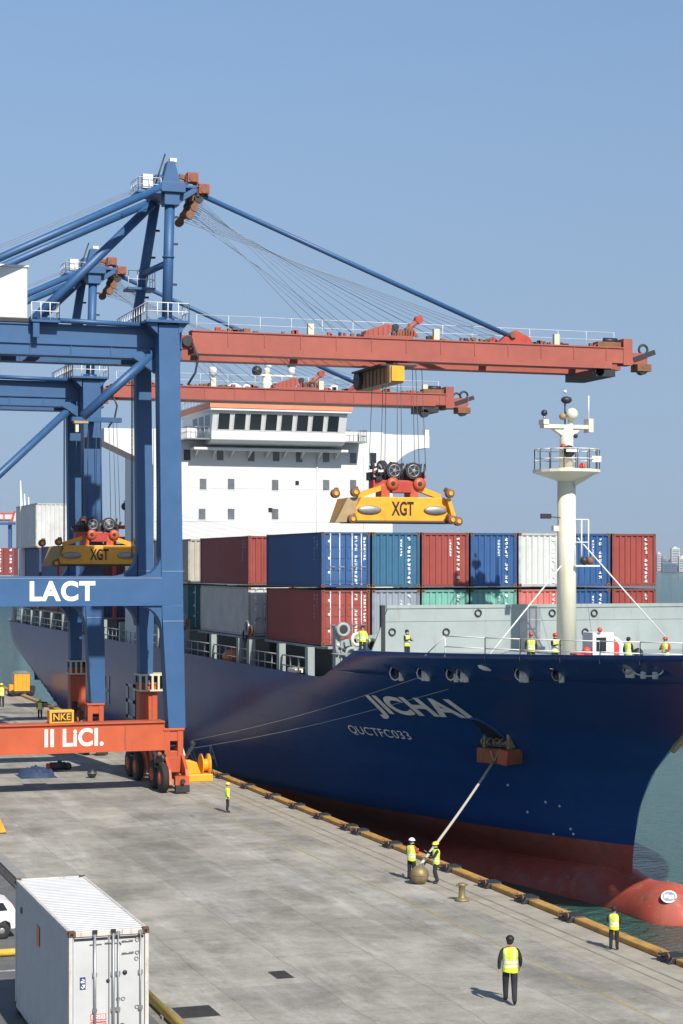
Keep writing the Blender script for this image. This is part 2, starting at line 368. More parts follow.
def thing(name, label, cat, loc=(0, 0, 0), group=None, rz=0):
    o = bpy.data.objects.new(name, None); C.objects.link(o); o.location = loc; o.rotation_euler = (0, 0, rz); o.empty_display_size = .3
    o['label'] = label; o['category'] = cat
    if group: o['group'] = group
    ROOT[o.name] = V(loc); return o
def tag(o, label, cat, group=None):
    o['label'] = label; o['category'] = cat
    if group: o['group'] = group
    return o
def origin(o, loc):
    loc = V(loc)
    for v in o.data.vertices: v.co -= loc
    o.location = loc; return o
def struct(o, kind='structure'): o['kind'] = kind; return o

# ------------------------------------------------------------------ ground, quay, water
QX = 34.0; WZ = -4.3; QN = 700
b = MB(); b.poly([(-9000, -9000, WZ), (9000, -9000, WZ), (9000, 9000, WZ), (-9000, 9000, WZ)], 'water'); struct(b.obj('water'))
b = MB(); b.b2(-120, QX-.45, -60, QN, -9, 0, 'concrete'); struct(b.obj('quay_ground'))
b = MB(); b.b2(QX-.445, QX, -60, QN, -9, 0.001, 'kerb'); struct(b.obj('quay_wall_face'))
b = MB(); b.poly([(QX-3.1, -60, .004), (QX-.46, -60, .004), (QX-.46, QN, .004), (QX-3.1, QN, .004)], 'apron'); struct(b.obj('quay_edge_pavement'))
b = MB(); b.poly([(-120, -60, .004), (13.75, -60, .004), (13.75, QN, .004), (-120, QN, .004)], 'asphalt'); struct(b.obj('service_road'))
# worn painted line parallel to the edge
def wornline(name, col, rgb):
    m = mat(name, rgb, .85, var=.15, scale=2, world=True); t = m.node_tree
    bs = t.nodes['Principled BSDF']; pos = _n(t, 'ShaderNodeNewGeometry').outputs['Position']
    n = _n(t, 'ShaderNodeTexNoise'); n.inputs['Scale'].default_value = 1.1; n.inputs['Detail'].default_value = 8; n.inputs['Roughness'].default_value = .75; t.links.new(pos, n.inputs['Vector'])
    r = _n(t, 'ShaderNodeValToRGB'); r.color_ramp.elements[0].position = .36; r.color_ramp.elements[1].position = .60; t.links.new(n.outputs[0], r.inputs[0])
    mm = _n(t, 'ShaderNodeMath', operation='MULTIPLY'); mm.inputs[1].default_value = .75; t.links.new(r.outputs[0], mm.inputs[0]); t.links.new(mm.outputs[0], bs.inputs['Alpha'])
    M[col] = m
wornline('worn_yellow_line', 'wyel', (.46, .36, .14)); wornline('worn_white_line', 'wwht', (.6, .6, .6))
lx = gp(660, 1020).x*.5+gp(312, 857).x*.5
b = MB(); b.poly([(lx-.07, 20, .005), (lx+.07, 20, .005), (lx+.07, 150, .005), (lx-.07, 150, .005)], 'wyel'); struct(b.obj('painted_quay_line'))
b = MB(); b.poly([(QX-1.75, 20, .008), (QX-1.63, 20, .008), (QX-1.63, 300, .008), (QX-1.75, 300, .008)], 'groove')
b.poly([(QX-2.35, 20, .008), (QX-2.27, 20, .008), (QX-2.27, 300, .008), (QX-2.35, 300, .008)], 'groove'); struct(b.obj('crane_rail_groove'))
# crane rail strip line near crane
q = gp(128, 790); b = MB(); b.poly([(q.x, q.y, .005), (q.x+4.4, q.y, .005), (q.x+4.4, q.y+.2, .005), (q.x, q.y+.2, .005)], 'wwht'); struct(b.obj('painted_stop_line'))
b = MB(); b.poly([(2, 68.0, .008), (13.4, 68.0, .008), (13.4, 68.25, .008), (2, 68.25, .008)], 'wwht'); struct(b.obj('painted_road_line'))

# yellow coping beam along the quay edge, broken by fender mounts
cop = thing('edge_coping', 'long worn yellow coping beam running along the edge of the concrete quay', 'kerb', (QX-.25, 100, 0))
fpx = [(668, 966), (568, 925), (523, 905), (486, 889), (447, 874), (389, 848), (357, 835), (346, 829), (319, 819), (294, 810), (270, 801), (245, 791), (220, 780)]
fs = []
for p in fpx:
    d = ray(*p); fs.append(d.y*(QX-.5)/d.x)
fs = [s_ for s_ in fs] + [fs[-1]+6.5*i for i in range(1, 12)]
b = MB(); e = [20]+sorted(fs)+[420]
for a, c in zip(e[:-1], e[1:]):
    if c-a > 1.4: b.b2(QX-.50, QX+.02, a+.55, c-.55, 0.003, .22, 'coping')
b.obj('coping_beam', cop, bevel=.05)
def fender_mount():
    r = thing('fender_mount', 'x', 'fender')
    m = MB(); m.prism([(-.55, .004), (.27, .004), (.27, .26), (-.38, .26)], 'y', -.5, .5, 'dark'); m.obj('block', r, bevel=.04, local=True)
    m = MB()
    for k in (-.3, 0, .3): m.b2(-.56, .29, k-.07, k+.07, .25, .285, 'rubber')
    m.torus((-.5, -.35, .30), .10, .03, 'brown', 'x', 12, 6); m.torus((-.5, .3, .28), .10, .03, 'brown', 'y', 12, 6); m.obj('chain_link', r, local=True)
    return r
def dup(o):
    c = o.copy(); C.objects.link(c)
    for ch in o.children:
        k = ch.copy(); C.objects.link(k); k.parent = c
        for g in ch.children:
            g2 = g.copy(); C.objects.link(g2); g2.parent = k
    return c
F0 = fender_mount()
nearl = ['black fender mount on quay edge at the right frame edge, nearest of all', 'black fender mount on quay edge just left of the man watching the bow', 'black fender mount on quay edge second left of the man watching the bow',
 'black fender mount on quay edge just right of the rusty bollard', 'black fender mount on quay edge between the rope men and the bollard', 'first black fender mount left of the two rope men on quay edge',
 'right one of two fender mounts set close together on quay edge', 'left one of two fender mounts set close together on quay edge']
for i, s_ in enumerate(fs):
    o = F0 if i == 0 else dup(F0); o.location = (QX-.2, s_, 0); o['group'] = 'fender mounts along the quay edge'
    o['label'] = nearl[i] if i < len(nearl) else 'small far black fender mount in the yellow quay edge beside the dark hull'

# kerb with yellow painted pipe rail
kb = MB(); kb.b2(13.75, 14.25, 64.5, 260, .0, .14, 'kerb'); kb.b2(13.35, 13.749, 64.5, 260, .0, .06, 'grate'); o = kb.obj('road_kerb', bevel=.02); origin(o, (14, 64.5, 0)); tag(o, 'long grey stone kerb between the quay and the service road behind the container', 'kerb')  # dark strip on the road side is kerb shade put into colour, no grate
o = MB(); o.tube((14.15, 40, .16), (14.15, 64.3, .16), .15, 'roadyel', 12)
for k in range(6): o.b2(13.95, 14.35, 42+4.3*k, 42.3+4.3*k, .004, .1, 'kerb')
o = o.obj('pipe_barrier'); origin(o, (14.15, 52, 0)); tag(o, 'yellow pipe barrier lying on the ground right of the white container', 'barrier')
o = MB(); y0 = gp(0, 957).y; o.tube((4, y0, .15), (13.2, y0, .15), .14, 'roadyel', 12)
for k in (5, 9, 12.6): o.b2(k, k+.3, y0-.2, y0+.2, .006, .1, 'kerb')
o = o.obj('pipe_barrier'); origin(o, (8, y0, 0)); tag(o, 'yellow pipe barrier across the road in front of the white car', 'barrier')
def grate(px, py, sx, sy, label):
    p = gp(px, py); m = MB(); m.b2(p.x-sx/2, p.x+sx/2, p.y-sy/2, p.y+sy/2, .003, .02, 'grate')
    n = int(sy/.16)
    for k in range(n): m.b2(p.x-sx/2+.05, p.x+sx/2-.05, p.y-sy/2+.05+k*.16, p.y-sy/2+.11+k*.16, .021, .032, 'dark')
    o = m.obj('drain_grate'); origin(o, (p.x, p.y, 0)); tag(o, label, 'drain')
grate(281, 975, .62, 1.2, 'small dark square drain grate alone in the middle of the quay')
grate(196, 1012, 1.25, 1.5, 'large dark drain grate right of the white container')
grate(352, 1016-70, .01, .01, 'x') if False else None

# ------------------------------------------------------------------ gantry cranes
def railing_part(name, pts, parent, **k):
    m = MB(); m.rail(pts, 'rail', **k); return m.obj(name, parent)
def make_crane(s0, tip, label, first):
    X = 28.8
    root = thing('gantry_crane', label, 'crane', (X, s0, 0), 'blue gantry cranes along the quay'); root.scale = (1, 1, 1 if first else .96)
    def P(x, y, z): return V((X+x, s0+y, z))
    B_ = 7.3; LX = -21.0
    # legs
    for (lx_, ly, zf) in ((0, 0, 4.0), (0, B_, 6.5), (LX, 0, 4.0), (LX, B_, 4.0)):
        m = MB(); tx = lx_-.32 if lx_ == 0 else lx_
        wb = 1.12 if ly == 0 else .85; WW = 1.42 if ly == 0 else 1.08; DD = 1.2 if ly == 0 else .9; lx_ = lx_-(.12 if lx_ == 0 and ly else 0)
        m.beam(P(lx_+(.22 if lx_ > -5 and ly == 0 else 0), ly, zf), P(lx_-.1 if lx_ == 0 else lx_, ly, 11.9), wb, 1.05, 'blue', WW, DD, up=(0, 1, 0))
        m.beam(P(lx_-.1 if lx_ == 0 else lx_, ly, 11.9), P(tx, ly, 29.9 if ly == 0 else 29.0), WW, DD, 'blue', WW*.97, DD, up=(0, 1, 0))
        for z in (10.9, 14.1): xx = X+lx_-.05; kk = WW/2+.012-(.03 if z < 11 else 0); m.b2(xx-kk, xx+kk, s0+ly-DD/2-.012, s0+ly+DD/2+.012, z-.02, z+.02, 'wirelt')
        m.obj('leg', root, bevel=.04)
    for ly, zz0 in ((0, 15.0), (B_, 15.0)):
        m = MB(); xa = X-.95 if ly == 0 else X-1.02
        for dy in (-.2, .2): m.tube((xa, s0+ly+dy, zz0), (xa+.02, s0+ly+dy, 29.4), .03, 'bluedk', 5)
        for k in range(44): m.tube((xa+.01, s0+ly-.2, zz0+.3+k*.32), (xa+.01, s0+ly+.2, zz0+.3+k*.32), .016, 'bluedk', 4)
        m.obj('ladder', root)
    # portal beams with curved gussets
    for ly in (0, B_):
        m = MB(); x0, x1 = X+LX+.6, X-.80
        y0, y1 = s0+ly-.66, s0+ly+.60
        m.b2(x0, x1, y0, y1, 11.9, 13.75, 'blue')
        m.b2(x0, x1, y0-.02, y0-.001, 13.64, 13.675, 'wirelt') if ly == 0 else None
        for zz, sg in ((13.75, 1), (11.9, -1)):
            arc = [(x1-1.5+1.5*math.sin(a), zz+sg*(1.5-1.5*math.cos(a))) for a in [R(90)*i/6 for i in range(7)]]
            m.prism(arc+[(x1+.02, zz+sg*1.5), (x1+.02, zz), (x1-1.5, zz)], 'y', y0+.15, y1-.15, 'blue')
        m.obj('portal_beam', root, bevel=.03)
    m = MB(); m.b2(X-.5, X+.2, s0+.75, s0+B_-.75, 12.4, 13.4, 'blue'); m.b2(X+LX-.45, X+LX+.45, s0+.75, s0+B_-.75, 12.2, 13.5, 'blue'); m.obj('tie_beam', root)
    # girders
    for ly in (1.5, 5.6):
        m = MB(); y0, y1 = s0+ly-.5, s0+ly+.5
        m.b2(X-36, X+.9, y0, y1, 27.95, 29.75, 'blue'); m.b2(X-36, X+.9, y0-.12, y0-.002, 28.55, 28.62, 'bluedk'); m.b2(X-36, X+.95, y0-.1, y1+.1, 29.752, 29.85, 'bluedk'); m.b2(X-36, X+.95, y0-.1, y1+.1, 27.84, 27.948, 'bluedk')
        for k in range(14): m.b2(X-35+k*2.6, X-34.92+k*2.6, y0-.06, y0-.003, 27.96, 28.54, 'bluedk')
        m.obj('girder', root)
    m = MB()
    for lx_ in (-1.1, -12, -24): m.b2(X+lx_-.4, X+lx_+.4, s0+2.01, s0+5.09, 28.1, 29.6, 'blue')
    m.b2(X-1.9, X-.4, s0+.66, s0+B_+.8, 29.86, 30.0, 'bluedk'); m.obj('cross_beam', root)
    m = MB(); m.tube(P(-8.6, .55, 30.05), P(-1.6, .55, 29.95), .16, 'bluedk', 8); m.obj('conduit', root)
    m = MB(); m.sph(P(-11.3, 1.3, 27.6), .55, 'dark', 14, (1, 1, .7)); m.tube(P(-11.3, 1.3, 27.6), P(-11.3, 1.3, 27.84), .2, 'steel'); m.obj('floodlight', root)
    # boom
    x0, x1 = X+1.6, tip
    bm_ = MB(); BLY = (1.5, 5.6) if first else (1.5, 3.1)
    for ly in BLY:
        y0, y1 = s0+ly-.45, s0+ly+.45
        zb_ = 28.72 if first else 28.85; bm_.b2(x0, x1-2.2, y0, y1, zb_, 29.75, 'salmon'); bm_.b2(x0, x1-3.2, y0-.15, y1+.25, zb_-(.42 if first else .12), zb_-.02, 'salmon'); bm_.b2(x0, x1-2.2, y0-.08, y1+.08, 29.752, 29.84, 'salmon')
        bm_.b2(x1-2.25, x1-1.55, y0-.05, y1+.05, 28.6, 30.45, 'salmon'); bm_.b2(x1-1.55, x1-.3, y0+.1, y1-.1, 28.7, 29.5, 'salmon')
        for k in range(12): bm_.b2(x0+2.4+k*2.5, x0+2.46+k*2.5, y0-.05, y0-.003, 28.87, 29.74, 'salmon')
    for k in range(5): bm_.b2(x0+1+k*7, x0+1.5+k*7, s0+1.96, s0+BLY[1]-.46, 28.9, 29.6, 'salmon')
    bo = bm_.obj('boom', root)
    # clutter along the top
    m = MB()
    m.b2(x0+.9, x1-2.9, s0+1.2, s0+1.5, 29.842, 29.87, 'brown')
    for k in range(60):
        xx = random.uniform(x0+1, x1-3); m.b2(xx, xx+random.uniform(.1, .45), s0+1.22, s0+1.48, 29.85, 29.86+random.uniform(.08, .3), random.choice(['red', 'brown', 'dark', 'brown']))
    for k in range(3): xx = x0+8+k*9; m.b2(xx, xx+.4, s0+1.2, s0+1.5, 29.842, 30.6, 'creambox')
    m.obj('cable_clips', bo)
    railing_part('handrail', [(x0+.5, s0+1.8, 29.85), (x1-2.6, s0+1.8, 29.85)], bo, sp=2.2, r=.02)
    m = MB(); m.torus(P(x1-X-.45, 1.5, 29.78), .34, .09, 'dark', 'y', 16, 6); m.torus(P(x1-X-.45, BLY[1], 29.78), .34, .09, 'dark', 'y', 16, 6)
    m.beam(P(x1-X-1.4, 1.2, 29.0), P(x1-X+.3, 1.2, 29.6), .2, .35, 'dark'); m.b2(x1-1.2, x1-.1, s0+.9, s0+1.95, 28.2, 28.7, 'brown'); m.b2(x1-4.4, x1-2.9, s0+1.0, s0+BLY[1]+.4, 27.75 if first else 28.2, 28.28 if first else 28.72, 'dark')
    m.b2(x1-4.2, x1-2.4, s0+1.1, s0+1.9, 29.85, 30.2, 'brown'); m.tube(P(x1-X-3.6, 1.4, 30.3), P(x1-X-2.6, 1.4, 30.3), .22, 'dark')
    m.tube(P(x1-X-4.1, 1.0, 28.1), P(x1-X-4.1, 1.5, 28.1), .35, 'dark', 12); m.tube(P(x1-X-.7, 1.0, 28.3), P(x1-X-.7, 1.5, 28.3), .35, 'dark', 12); m.obj('boom_tip_gear', bo)
    m = MB()
    for ly in (1.5, 5.6): m.tube(P(1.3, ly-.55, 29.1), P(1.3, ly+.55, 29.1), .36, 'dark', 14); m.b2(X+.96, X+2.2, s0+ly-.3, s0+ly+.3, 28.6, 29.5, 'red')
    m.path([P(1.5, .7, 29.0), P(1.9, .6, 28.0), P(1.7, .6, 27.0), P(1.2, .6, 26.2)], .08, 'dark'); m.obj('boom_hinge', root)
    # A-frame
    for (p0, p1, r_) in ((P(-.35, 0, 29.9), P(0, .5, 38.7), .33), (P(-1.0, B_-.4, 29.9), P(-.25, 3.7, 38.4), .33)):
        m = MB(); m.tube(p0, p1, r_, 'blue', 14); m.tube(p0, p0+V((0, 0, .5)), r_+.2, 'blue', 14)
        m.tube(p0.lerp(p1, .5), p0.lerp(p1, .5)+V((0, 0, .12)), r_+.06, 'bluedk', 14)
        for t in (.3, .6, .8): q = p0.lerp(p1, t); m.b2(q.x+.3, q.x+.6, q.y-.1, q.y+.1, q.z, q.z+.12, 'dark')
        m.obj('mast_pole', root)
    m = MB(); m.tube(P(-.2, .25, 34.0), P(-.7, 5.6, 34.0), .22, 'blue', 10); m.b2(X-1.8, X+.1, s0+5.0, s0+6.6, 32.9, 33.05, 'bluedk'); m.obj('mast_tie', root)
    railing_part('mast_railing', [P(-1.75, 5.05, 33.05), P(.05, 5.05, 33.05), P(.05, 6.55, 33.05)], root, sp=.7, r=.028)
    m = MB()
    m.b2(X-1.9, X+.95, s0-.95, s0+.9, 30.0, 30.16, 'bluedk'); m.b2(X-1.9, X-1.1, s0+.9, s0+B_+.9, 30.0, 30.16, 'bluedk'); m.b2(X-1.099, X+.4, s0+6.4, s0+B_+.9, 30.0, 30.16, 'bluedk')
    for k in (-.6, 0, .6): m.prism([(X+.3, 29.3), (X+.9, 30), (X+.3, 30)], 'y', s0+k-.05, s0+k+.05, 'bluedk'); m.prism([(X-1.1, 29.3), (X-1.8, 30), (X-1.1, 30)], 'y', s0+k-.05, s0+k+.05, 'bluedk')
    pf = m.obj('platform', root)
    railing_part('railing', [P(-1.85, B_+.8, 30.16), P(-1.85, -.9, 30.16), P(.9, -.9, 30.16), P(.9, .85, 30.16)], pf, sp=.75, r=.035)
    # apex
    m = MB()
    m.b2(X-.75, X+.85, s0-.3, s0+4.3, 38.5, 39.15, 'blue'); m.prism([(X-.65, 39.15), (X+.55, 39.15), (X+.15, 40.5), (X-.3, 40.5)], 'y', s0-.15, s0+.75, 'blue'); m.prism([(X-.65, 39.15), (X+.55, 39.15), (X+.15, 40.3), (X-.3, 40.3)], 'y', s0+3.2, s0+4.1, 'blue')
    m.b2(X-.5, X+.5, s0-.1, s0+.9, 37.7, 38.5, 'blue'); m.b2(X+.85, X+2.1, s0+.2, s0+3.9, 38.9, 39.1, 'bluedk'); m.b2(X-2.3, X-.75, s0-.2, s0+2, 38.35, 38.5, 'bluedk')
    m.beam(P(.4, .4, 38.0), P(1.9, .4, 39.0), .35, .35, 'blue'); ap = m.obj('mast_head', root, bevel=.03)
    for yy in (.1, 2.9):
        m = MB()
        for dx, dz in ((1.45, 39.6), (2.2, 38.9)):
            m.b2(X+dx-.36, X+dx+.34, s0+yy, s0+yy+.7, dz-.3, dz+.32, 'red'); m.tube(P(dx, yy-.05, dz), P(dx, yy+.75, dz), .3, 'brown', 12); m.b2(X+dx-.5, X+dx-.3, s0+yy+.1, s0+yy+.5, dz-.5, dz+.1, 'dark')
        m.beam(P(2.2, yy+.4, 38.9), P(1.35, yy+.4, 37.3), .3, .35, 'brown'); m.beam(P(.6, yy+.4, 39.7), P(1.4, yy+.4, 39.5), .25, .3, 'brown'); m.beam(P(1.4, yy+.4, 39.5), P(2.2, yy+.4, 38.9), .2, .3, 'brown')
        m.tube(P(1.9, yy+.2, 38.3), P(1.9, yy+.6, 38.3), .30, 'dark', 12); m.tube(P(1.6, yy+.2, 37.7), P(1.6, yy+.6, 37.7), .26, 'brown', 12); m.tube(P(1.3, yy+.2, 37.2), P(1.3, yy+.6, 37.2), .28, 'brown', 12); m.obj('sheave_block', ap)
    m = MB(); m.b2(X-1.9, X-1.25, s0, s0+.6, 38.7, 39.6, 'white'); m.b2(X-.1, X+.35, s0+.1, s0+.5, 40.5, 40.75, 'white'); m.tube(P(-1.2, .2, 38.5), P(-.4, .2, 41), .05, 'dark'); m.obj('signal_box', ap)
    railing_part('mast_head_railing', [P(-.75, -.15, 38.5), P(-2.25, -.15, 38.5), P(-2.25, 1.95, 38.5)], ap, sp=.75, r=.028, h=.85)
    # stays
    for (p0, p1, r_) in ((P(-.5, -.05, 38.9), P(-18.6, -.05, 30.0), .25), (P(-.6, 3.9, 38.5), P(-18.8, 5.6, 29.8), .25), (P(-.55, 3.3, 38.3), P(-8.9, 1.5, 29.9), .30)):
        m = MB(); m.tube(p0, p1, r_, 'bluedk', 12)
        m.obj('back_stay', root)
    fx = 53.4 if first else 51.4
    for ly in (1.3,):
        m = MB(); m.tube(P(.9, .5 if ly < 3 else 3.6, 39.0), V((fx, s0+ly, 30.2)), .165, 'bluedk', 10); m.obj('fore_stay', root)
    m = MB()
    for ly in BLY: m.prism([(fx-1.2, 29.84), (fx+1.4, 29.84), (fx+1.1, 30.3), (fx+.1, 30.75), (fx-.7, 30.3)], 'y', s0+ly-.3, s0+ly+.3, 'red'); m.tube(V((fx-.2, s0+ly-.5, 30.4)), V((fx-.2, s0+ly+.5, 30.4)), .22, 'brown', 10)
    m.obj('stay_bracket', root)
    m = MB(); tx = 45.2
    for k in range(13): m.tube(P(1.7, .3+.27*k, 38.5-.1*k), V((tx-5+1.35*k, s0+1.2+.33*k, 30.2)), .02, 'wirelt', 4)
    for k in range(4): m.tube(P(1.6, .4+.8*k, 37.9-.1*k), V((tx-6.5+1.2*k, s0+1.2+.6*k, 30.2)), .018, 'wirelt', 4)
    for k in range(3): m.tube(P(-.4, .2+k, 39.6), P(-18, .2+k, 31.2-.1*k), .02, 'wirelt', 4)
    m.obj('wire_rope', root)
    # machinery house, landward stair platform
    m = MB(); m.b2(X-20, X-9.15, s0+1.0, s0+7.0, 30.15, 33.35, 'white'); m.b2(X-20.1, X-9.05, s0+.9, s0+7.1, 33.352, 33.5, 'white'); m.b2(X-20.2, X-9.0, s0+.85, s0+7.2, 29.86, 30.149, 'dark')
    mh = m.obj('machinery_house', root, bevel=.04)
    m = MB(); m.b2(X-12.0, X-11.45, s0+.97, s0+.998, 31.9, 32.3, 'glass'); m.b2(X-11.2, X-10.9, s0+.97, s0+.998, 31.35, 31.6, 'glass'); m.b2(X-13.6, X-13.1, s0+.97, s0+.998, 31.9, 32.3, 'glass'); m.obj('vent_opening', mh)
    m = MB(); m.b2(X-9.0, X-7.2, s0+.2, s0+1.2, 29.86, 30.0, 'bluedk'); m.b2(X-8.9, X-8.5, s0+.3, s0+.6, 28.9, 29.86, 'bluedk'); lp = m.obj('landing', root)
    railing_part('landing_railing', [P(-9, .25, 30.0), P(-7.25, .25, 30.0), P(-7.25, 1.15, 30.0)], lp, sp=.6, r=.035)
    # diagonal brace
    m = MB()
    if first: m.tube(P(-1.0, 1.0, 28.2), P(-5.6, 1.0, 24.0), .30, 'bluedk', 12); m.b2(X-6.2, X-5.3, s0+.7, s0+1.3, 23.55, 23.7, 'tan'); m.b2(X-6.1, X-5.9, s0+.8, s0+1.1, 23.0, 23.55, 'creambox')
    else: m.tube(P(-1.2, 1.2, 28.2), P(-16.2, .3, 13.4), .30, 'bluedk', 12)
    m.prism([(X-.9, 26.9), (X-2.4, 27.9), (X-.9, 27.9)], 'y', s0+.8, s0+1.2, 'blue'); m.obj('brace', root)
    # sill beam, lettering
    if first:
      m = MB(); m.b2(X+LX-1, X-.62, s0-.55, s0+.55, 2.75, 4.42, 'orange'); m.b2(X+LX-1, X-.62, s0-.7, s0+.7, 4.422, 4.52, 'orange'); m.b2(X+LX-1, X-.62, s0-.7, s0+.7, 2.65, 2.748, 'orange')
      m.b2(X-12.63, X-12.59, s0-.58, s0-.552, 2.75, 4.42, 'tan'); m.b2(X-3.2, X-3.16, s0-.58, s0-.552, 2.75, 4.42, 'brown'); m.obj('sill_beam', root)
    if first:
        m = MB(); m.text('LACT', (X-7.2, s0-.672, 12.86), 4.15, 1.28, 'letter', spacing=1.12, thick=.04); m.obj('lettering', root)
        m = MB(); m.text('II LiCI.', (X-6.45, s0-.565, 3.62), 3.75, 1.15, 'letter', spacing=1.05, thick=.03); m.obj('lettering', root)
        m = MB(); m.b2(X-8.0, X-6.45, s0-.5, s0+.4, 4.53, 5.35, 'yellow'); m.b2(X-7.85, X-6.6, s0-.55, s0-.502, 4.66, 5.22, 'black'); cb = m.obj('control_box', root, bevel=.03)
        m = MB(); m.text('NKE', (X-7.22, s0-.56, 4.94), 1.1, .42, 'yellow', thick=.015); m.obj('box_lettering', cb)
    # orange foot and bogies
    for lx_ in (0, LX):
        for ly in (0, B_):
            g = MB(); cx, cy = X+lx_, s0+ly
            top = 4.0 if (ly == 0 or lx_ == LX) else 6.5
            g.b2(cx-.62, cx-.25, cy-.55, cy+.55, 2.2, top, 'orange'); g.b2(cx+.25, cx+.62, cy-.55, cy+.55, 2.2, top, 'orange'); g.b2(cx-.249, cx+.249, cy-.5, cy+.5, min(3.2, top-.5), top-.01, 'orange'); g.b2(cx-.249, cx+.249, cy-.5, cy+.5, 2.2, 2.55, 'orange')
            g.tube((cx-.72, cy, 2.9), (cx+.72, cy, 2.9), .16, 'dark', 10); g.b2(cx-.7, cx+.7, cy-.62, cy+.62, top-.12, top+.02, 'orange')
            ft = g.obj('foot_bracket', root, bevel=.02)
            g = MB()
            for sx in (-.55, .55):
                g.prism([(cy-2.0, .55), (cy-1.7, 1.5), (cy-.7, 2.3), (cy+.7, 2.3), (cy+1.9, 1.5), (cy+2.1, .55), (cy+1.3, .5), (cy+.5, 1.1), (cy-.5, 1.1), (cy-1.2, .5)], 'x', cx+sx-.1, cx+sx+.1, 'orange')
            g.b2(cx-.449, cx+.449, cy-.6, cy+.6, 1.2, 2.2, 'orange'); g.beam((cx-.8, cy-1.4, 1.2), (cx-.8, cy+.2, 2.6), .12, .3, 'orange'); g.beam((cx-.8, cy+1.2, 1.2), (cx-.8, cy+2.8, 2.6), .12, .3, 'orange')
            bg_ = g.obj('bogie', root, bevel=.02)
            for wy in (-1.15, 1.2):
                g = MB(); g.lathe([(.45, -.20), (.84, -.22), (.94, -.14), (.94, .14), (.84, .22), (.45, .20)], (cx-.86, cy+wy, .95), 'rubber', 'x', 24); g.lathe([(.16, -.32), (.2, -.3), (.44, -.23), (.44, .23), (.2, .26)], (cx-.86, cy+wy, .95), 'orange', 'x', 20); g.obj('wheel', bg_)
            g = MB(); g.b2(cx-.3, cx+.6, cy-2.3, cy-1.95, .1, .55, 'dark'); g.b2(cx-.3, cx+.6, cy-2.2, cy-1.75, .551, 1.1, 'orange'); g.tube((cx+.15, cy-2.5, .8), (cx+.15, cy-2.2, .8), .14, 'dark', 10); g.obj('buffer', bg_)
            g = MB(); g.tube((cx-1.0, cy-.7, 2.1), (cx-.65, cy-.5, 2.1), .32, 'dark', 12); g.tube((cx-1.1, cy-.1, 2.3), (cx-.65, cy-.1, 2.3), .28, 'steel', 12); g.b2(cx-1.0, cx-.66, cy+.3, cy+.9, 1.7, 2.2, 'brown'); g.b2(cx-1.05, cx-.66, cy-1.2, cy+1.2, 1.5, 1.62, 'dark')
            for k in range(6): g.sph((cx+random.uniform(-1, -.7), cy+random.uniform(-1.2, 1.2), random.uniform(2.0, 2.8)), random.uniform(.1, .2), random.choice(['dark', 'steel', 'brown', 'dark']), 8)
            g.obj('drive_motor', bg_)
        g = MB(); cx = X+lx_; g.b2(cx-.5, cx+.5, s0+2.2, s0+B_-2.2, 1.3, 2.2, 'orange'); g.beam((cx-.58, s0+2.4, .8), (cx-.58, s0+3.6, 2.6), .12, .5, 'orange'); g.beam((cx-.58, s0+4.2, .8), (cx-.58, s0+5.2, 2.4), .12, .5, 'orange')
        g.b2(cx-.7, cx-.4, s0+2.7, s0+4.3, 2.25, 2.9, 'brown'); g.tube((cx-.6, s0+5.2, 2.2), (cx-.6, s0+5.2, 3.8), .25, 'dark', 10); g.b2(cx-.9, cx-.3, s0+4.4, s0+5.0, 2.2, 3.3, 'dark'); g.sph((cx-.5, s0+3.2, 3.0), .3, 'brown', 10); g.obj('equaliser_beam', root)
    g = MB(); cx, cy = X+.5, s0+B_
    g.b2(cx-1.2, cx+1.0, cy-.9, cy+.9, 7.0, 7.12, 'creambox'); g.b2(cx-1.2, cx+1.0, cy-.9, cy+.9, 5.95, 6.05, 'creambox')
    for k in range(6): g.b2(cx-1.2+.42*k, cx-1.06+.42*k, cy-.9, cy-.78, 6.05, 7.0, 'creambox')
    g.b2(cx-1.1, cx+.9, cy+.7, cy+.8, 6.05, 7.0, 'dark'); g.obj('leg_platform', root)
    # trolley under the girders
    g = MB(); tx = 44.9 if first else 46.2
    if first: g.prism([(s0+.2, 26.75), (s0+.2, 27.9), (s0+7.0, 27.9), (s0+7.0, 26.75)], 'x', tx-1.1, tx-.1, 'tan')
    for k in range(9 if first else 0): g.b2(tx-1.16, tx-1.1, s0+.4+k*.75, s0+.5+k*.75, 26.8, 27.85, 'brown')
    if first: g.b2(tx-1.0, tx-.1, s0+.02, s0+.198, 26.85, 27.85, 'yellow'); g.tube((tx-1.4, s0+6.2, 27.4), (tx-1.1, s0+6.2, 27.4), .65, 'dark', 14); g.b2(tx-1.6, tx+1.0, s0+.6, s0+6.6, 27.901, 28.03, 'dark')
    tr = g.obj('trolley', root)
    g = MB(); g.b2(tx-2.6, tx+.9, s0+1.1, s0+2.6, 29.86, 30.02, 'salmon'); g.prism([(tx-2.5, 30.02), (tx-.9, 30.02), (tx-.5, 30.35), (tx-.6, 30.75), (tx-1.0, 30.8), (tx-2.4, 30.3)], 'y', s0+1.15, s0+2.2, 'salmon')
    for k in range(5): g.b2(tx-2.3+.36*k, tx-2.24+.36*k, s0+1.1, s0+1.149, 30.05, 30.3+.1*k, 'red')
    g.tube((tx+.1, s0+1.4, 30.1), (tx+1.5, s0+1.4, 31.2), .17, 'salmon', 10); g.tube((tx+1.45, s0+1.2, 31.2), (tx+1.45, s0+1.7, 31.2), .27, 'red', 12); g.tube((tx+.9, s0+1.3, 30.0), (tx+.7, s0+1.3, 30.9), .1, 'brown', 6)
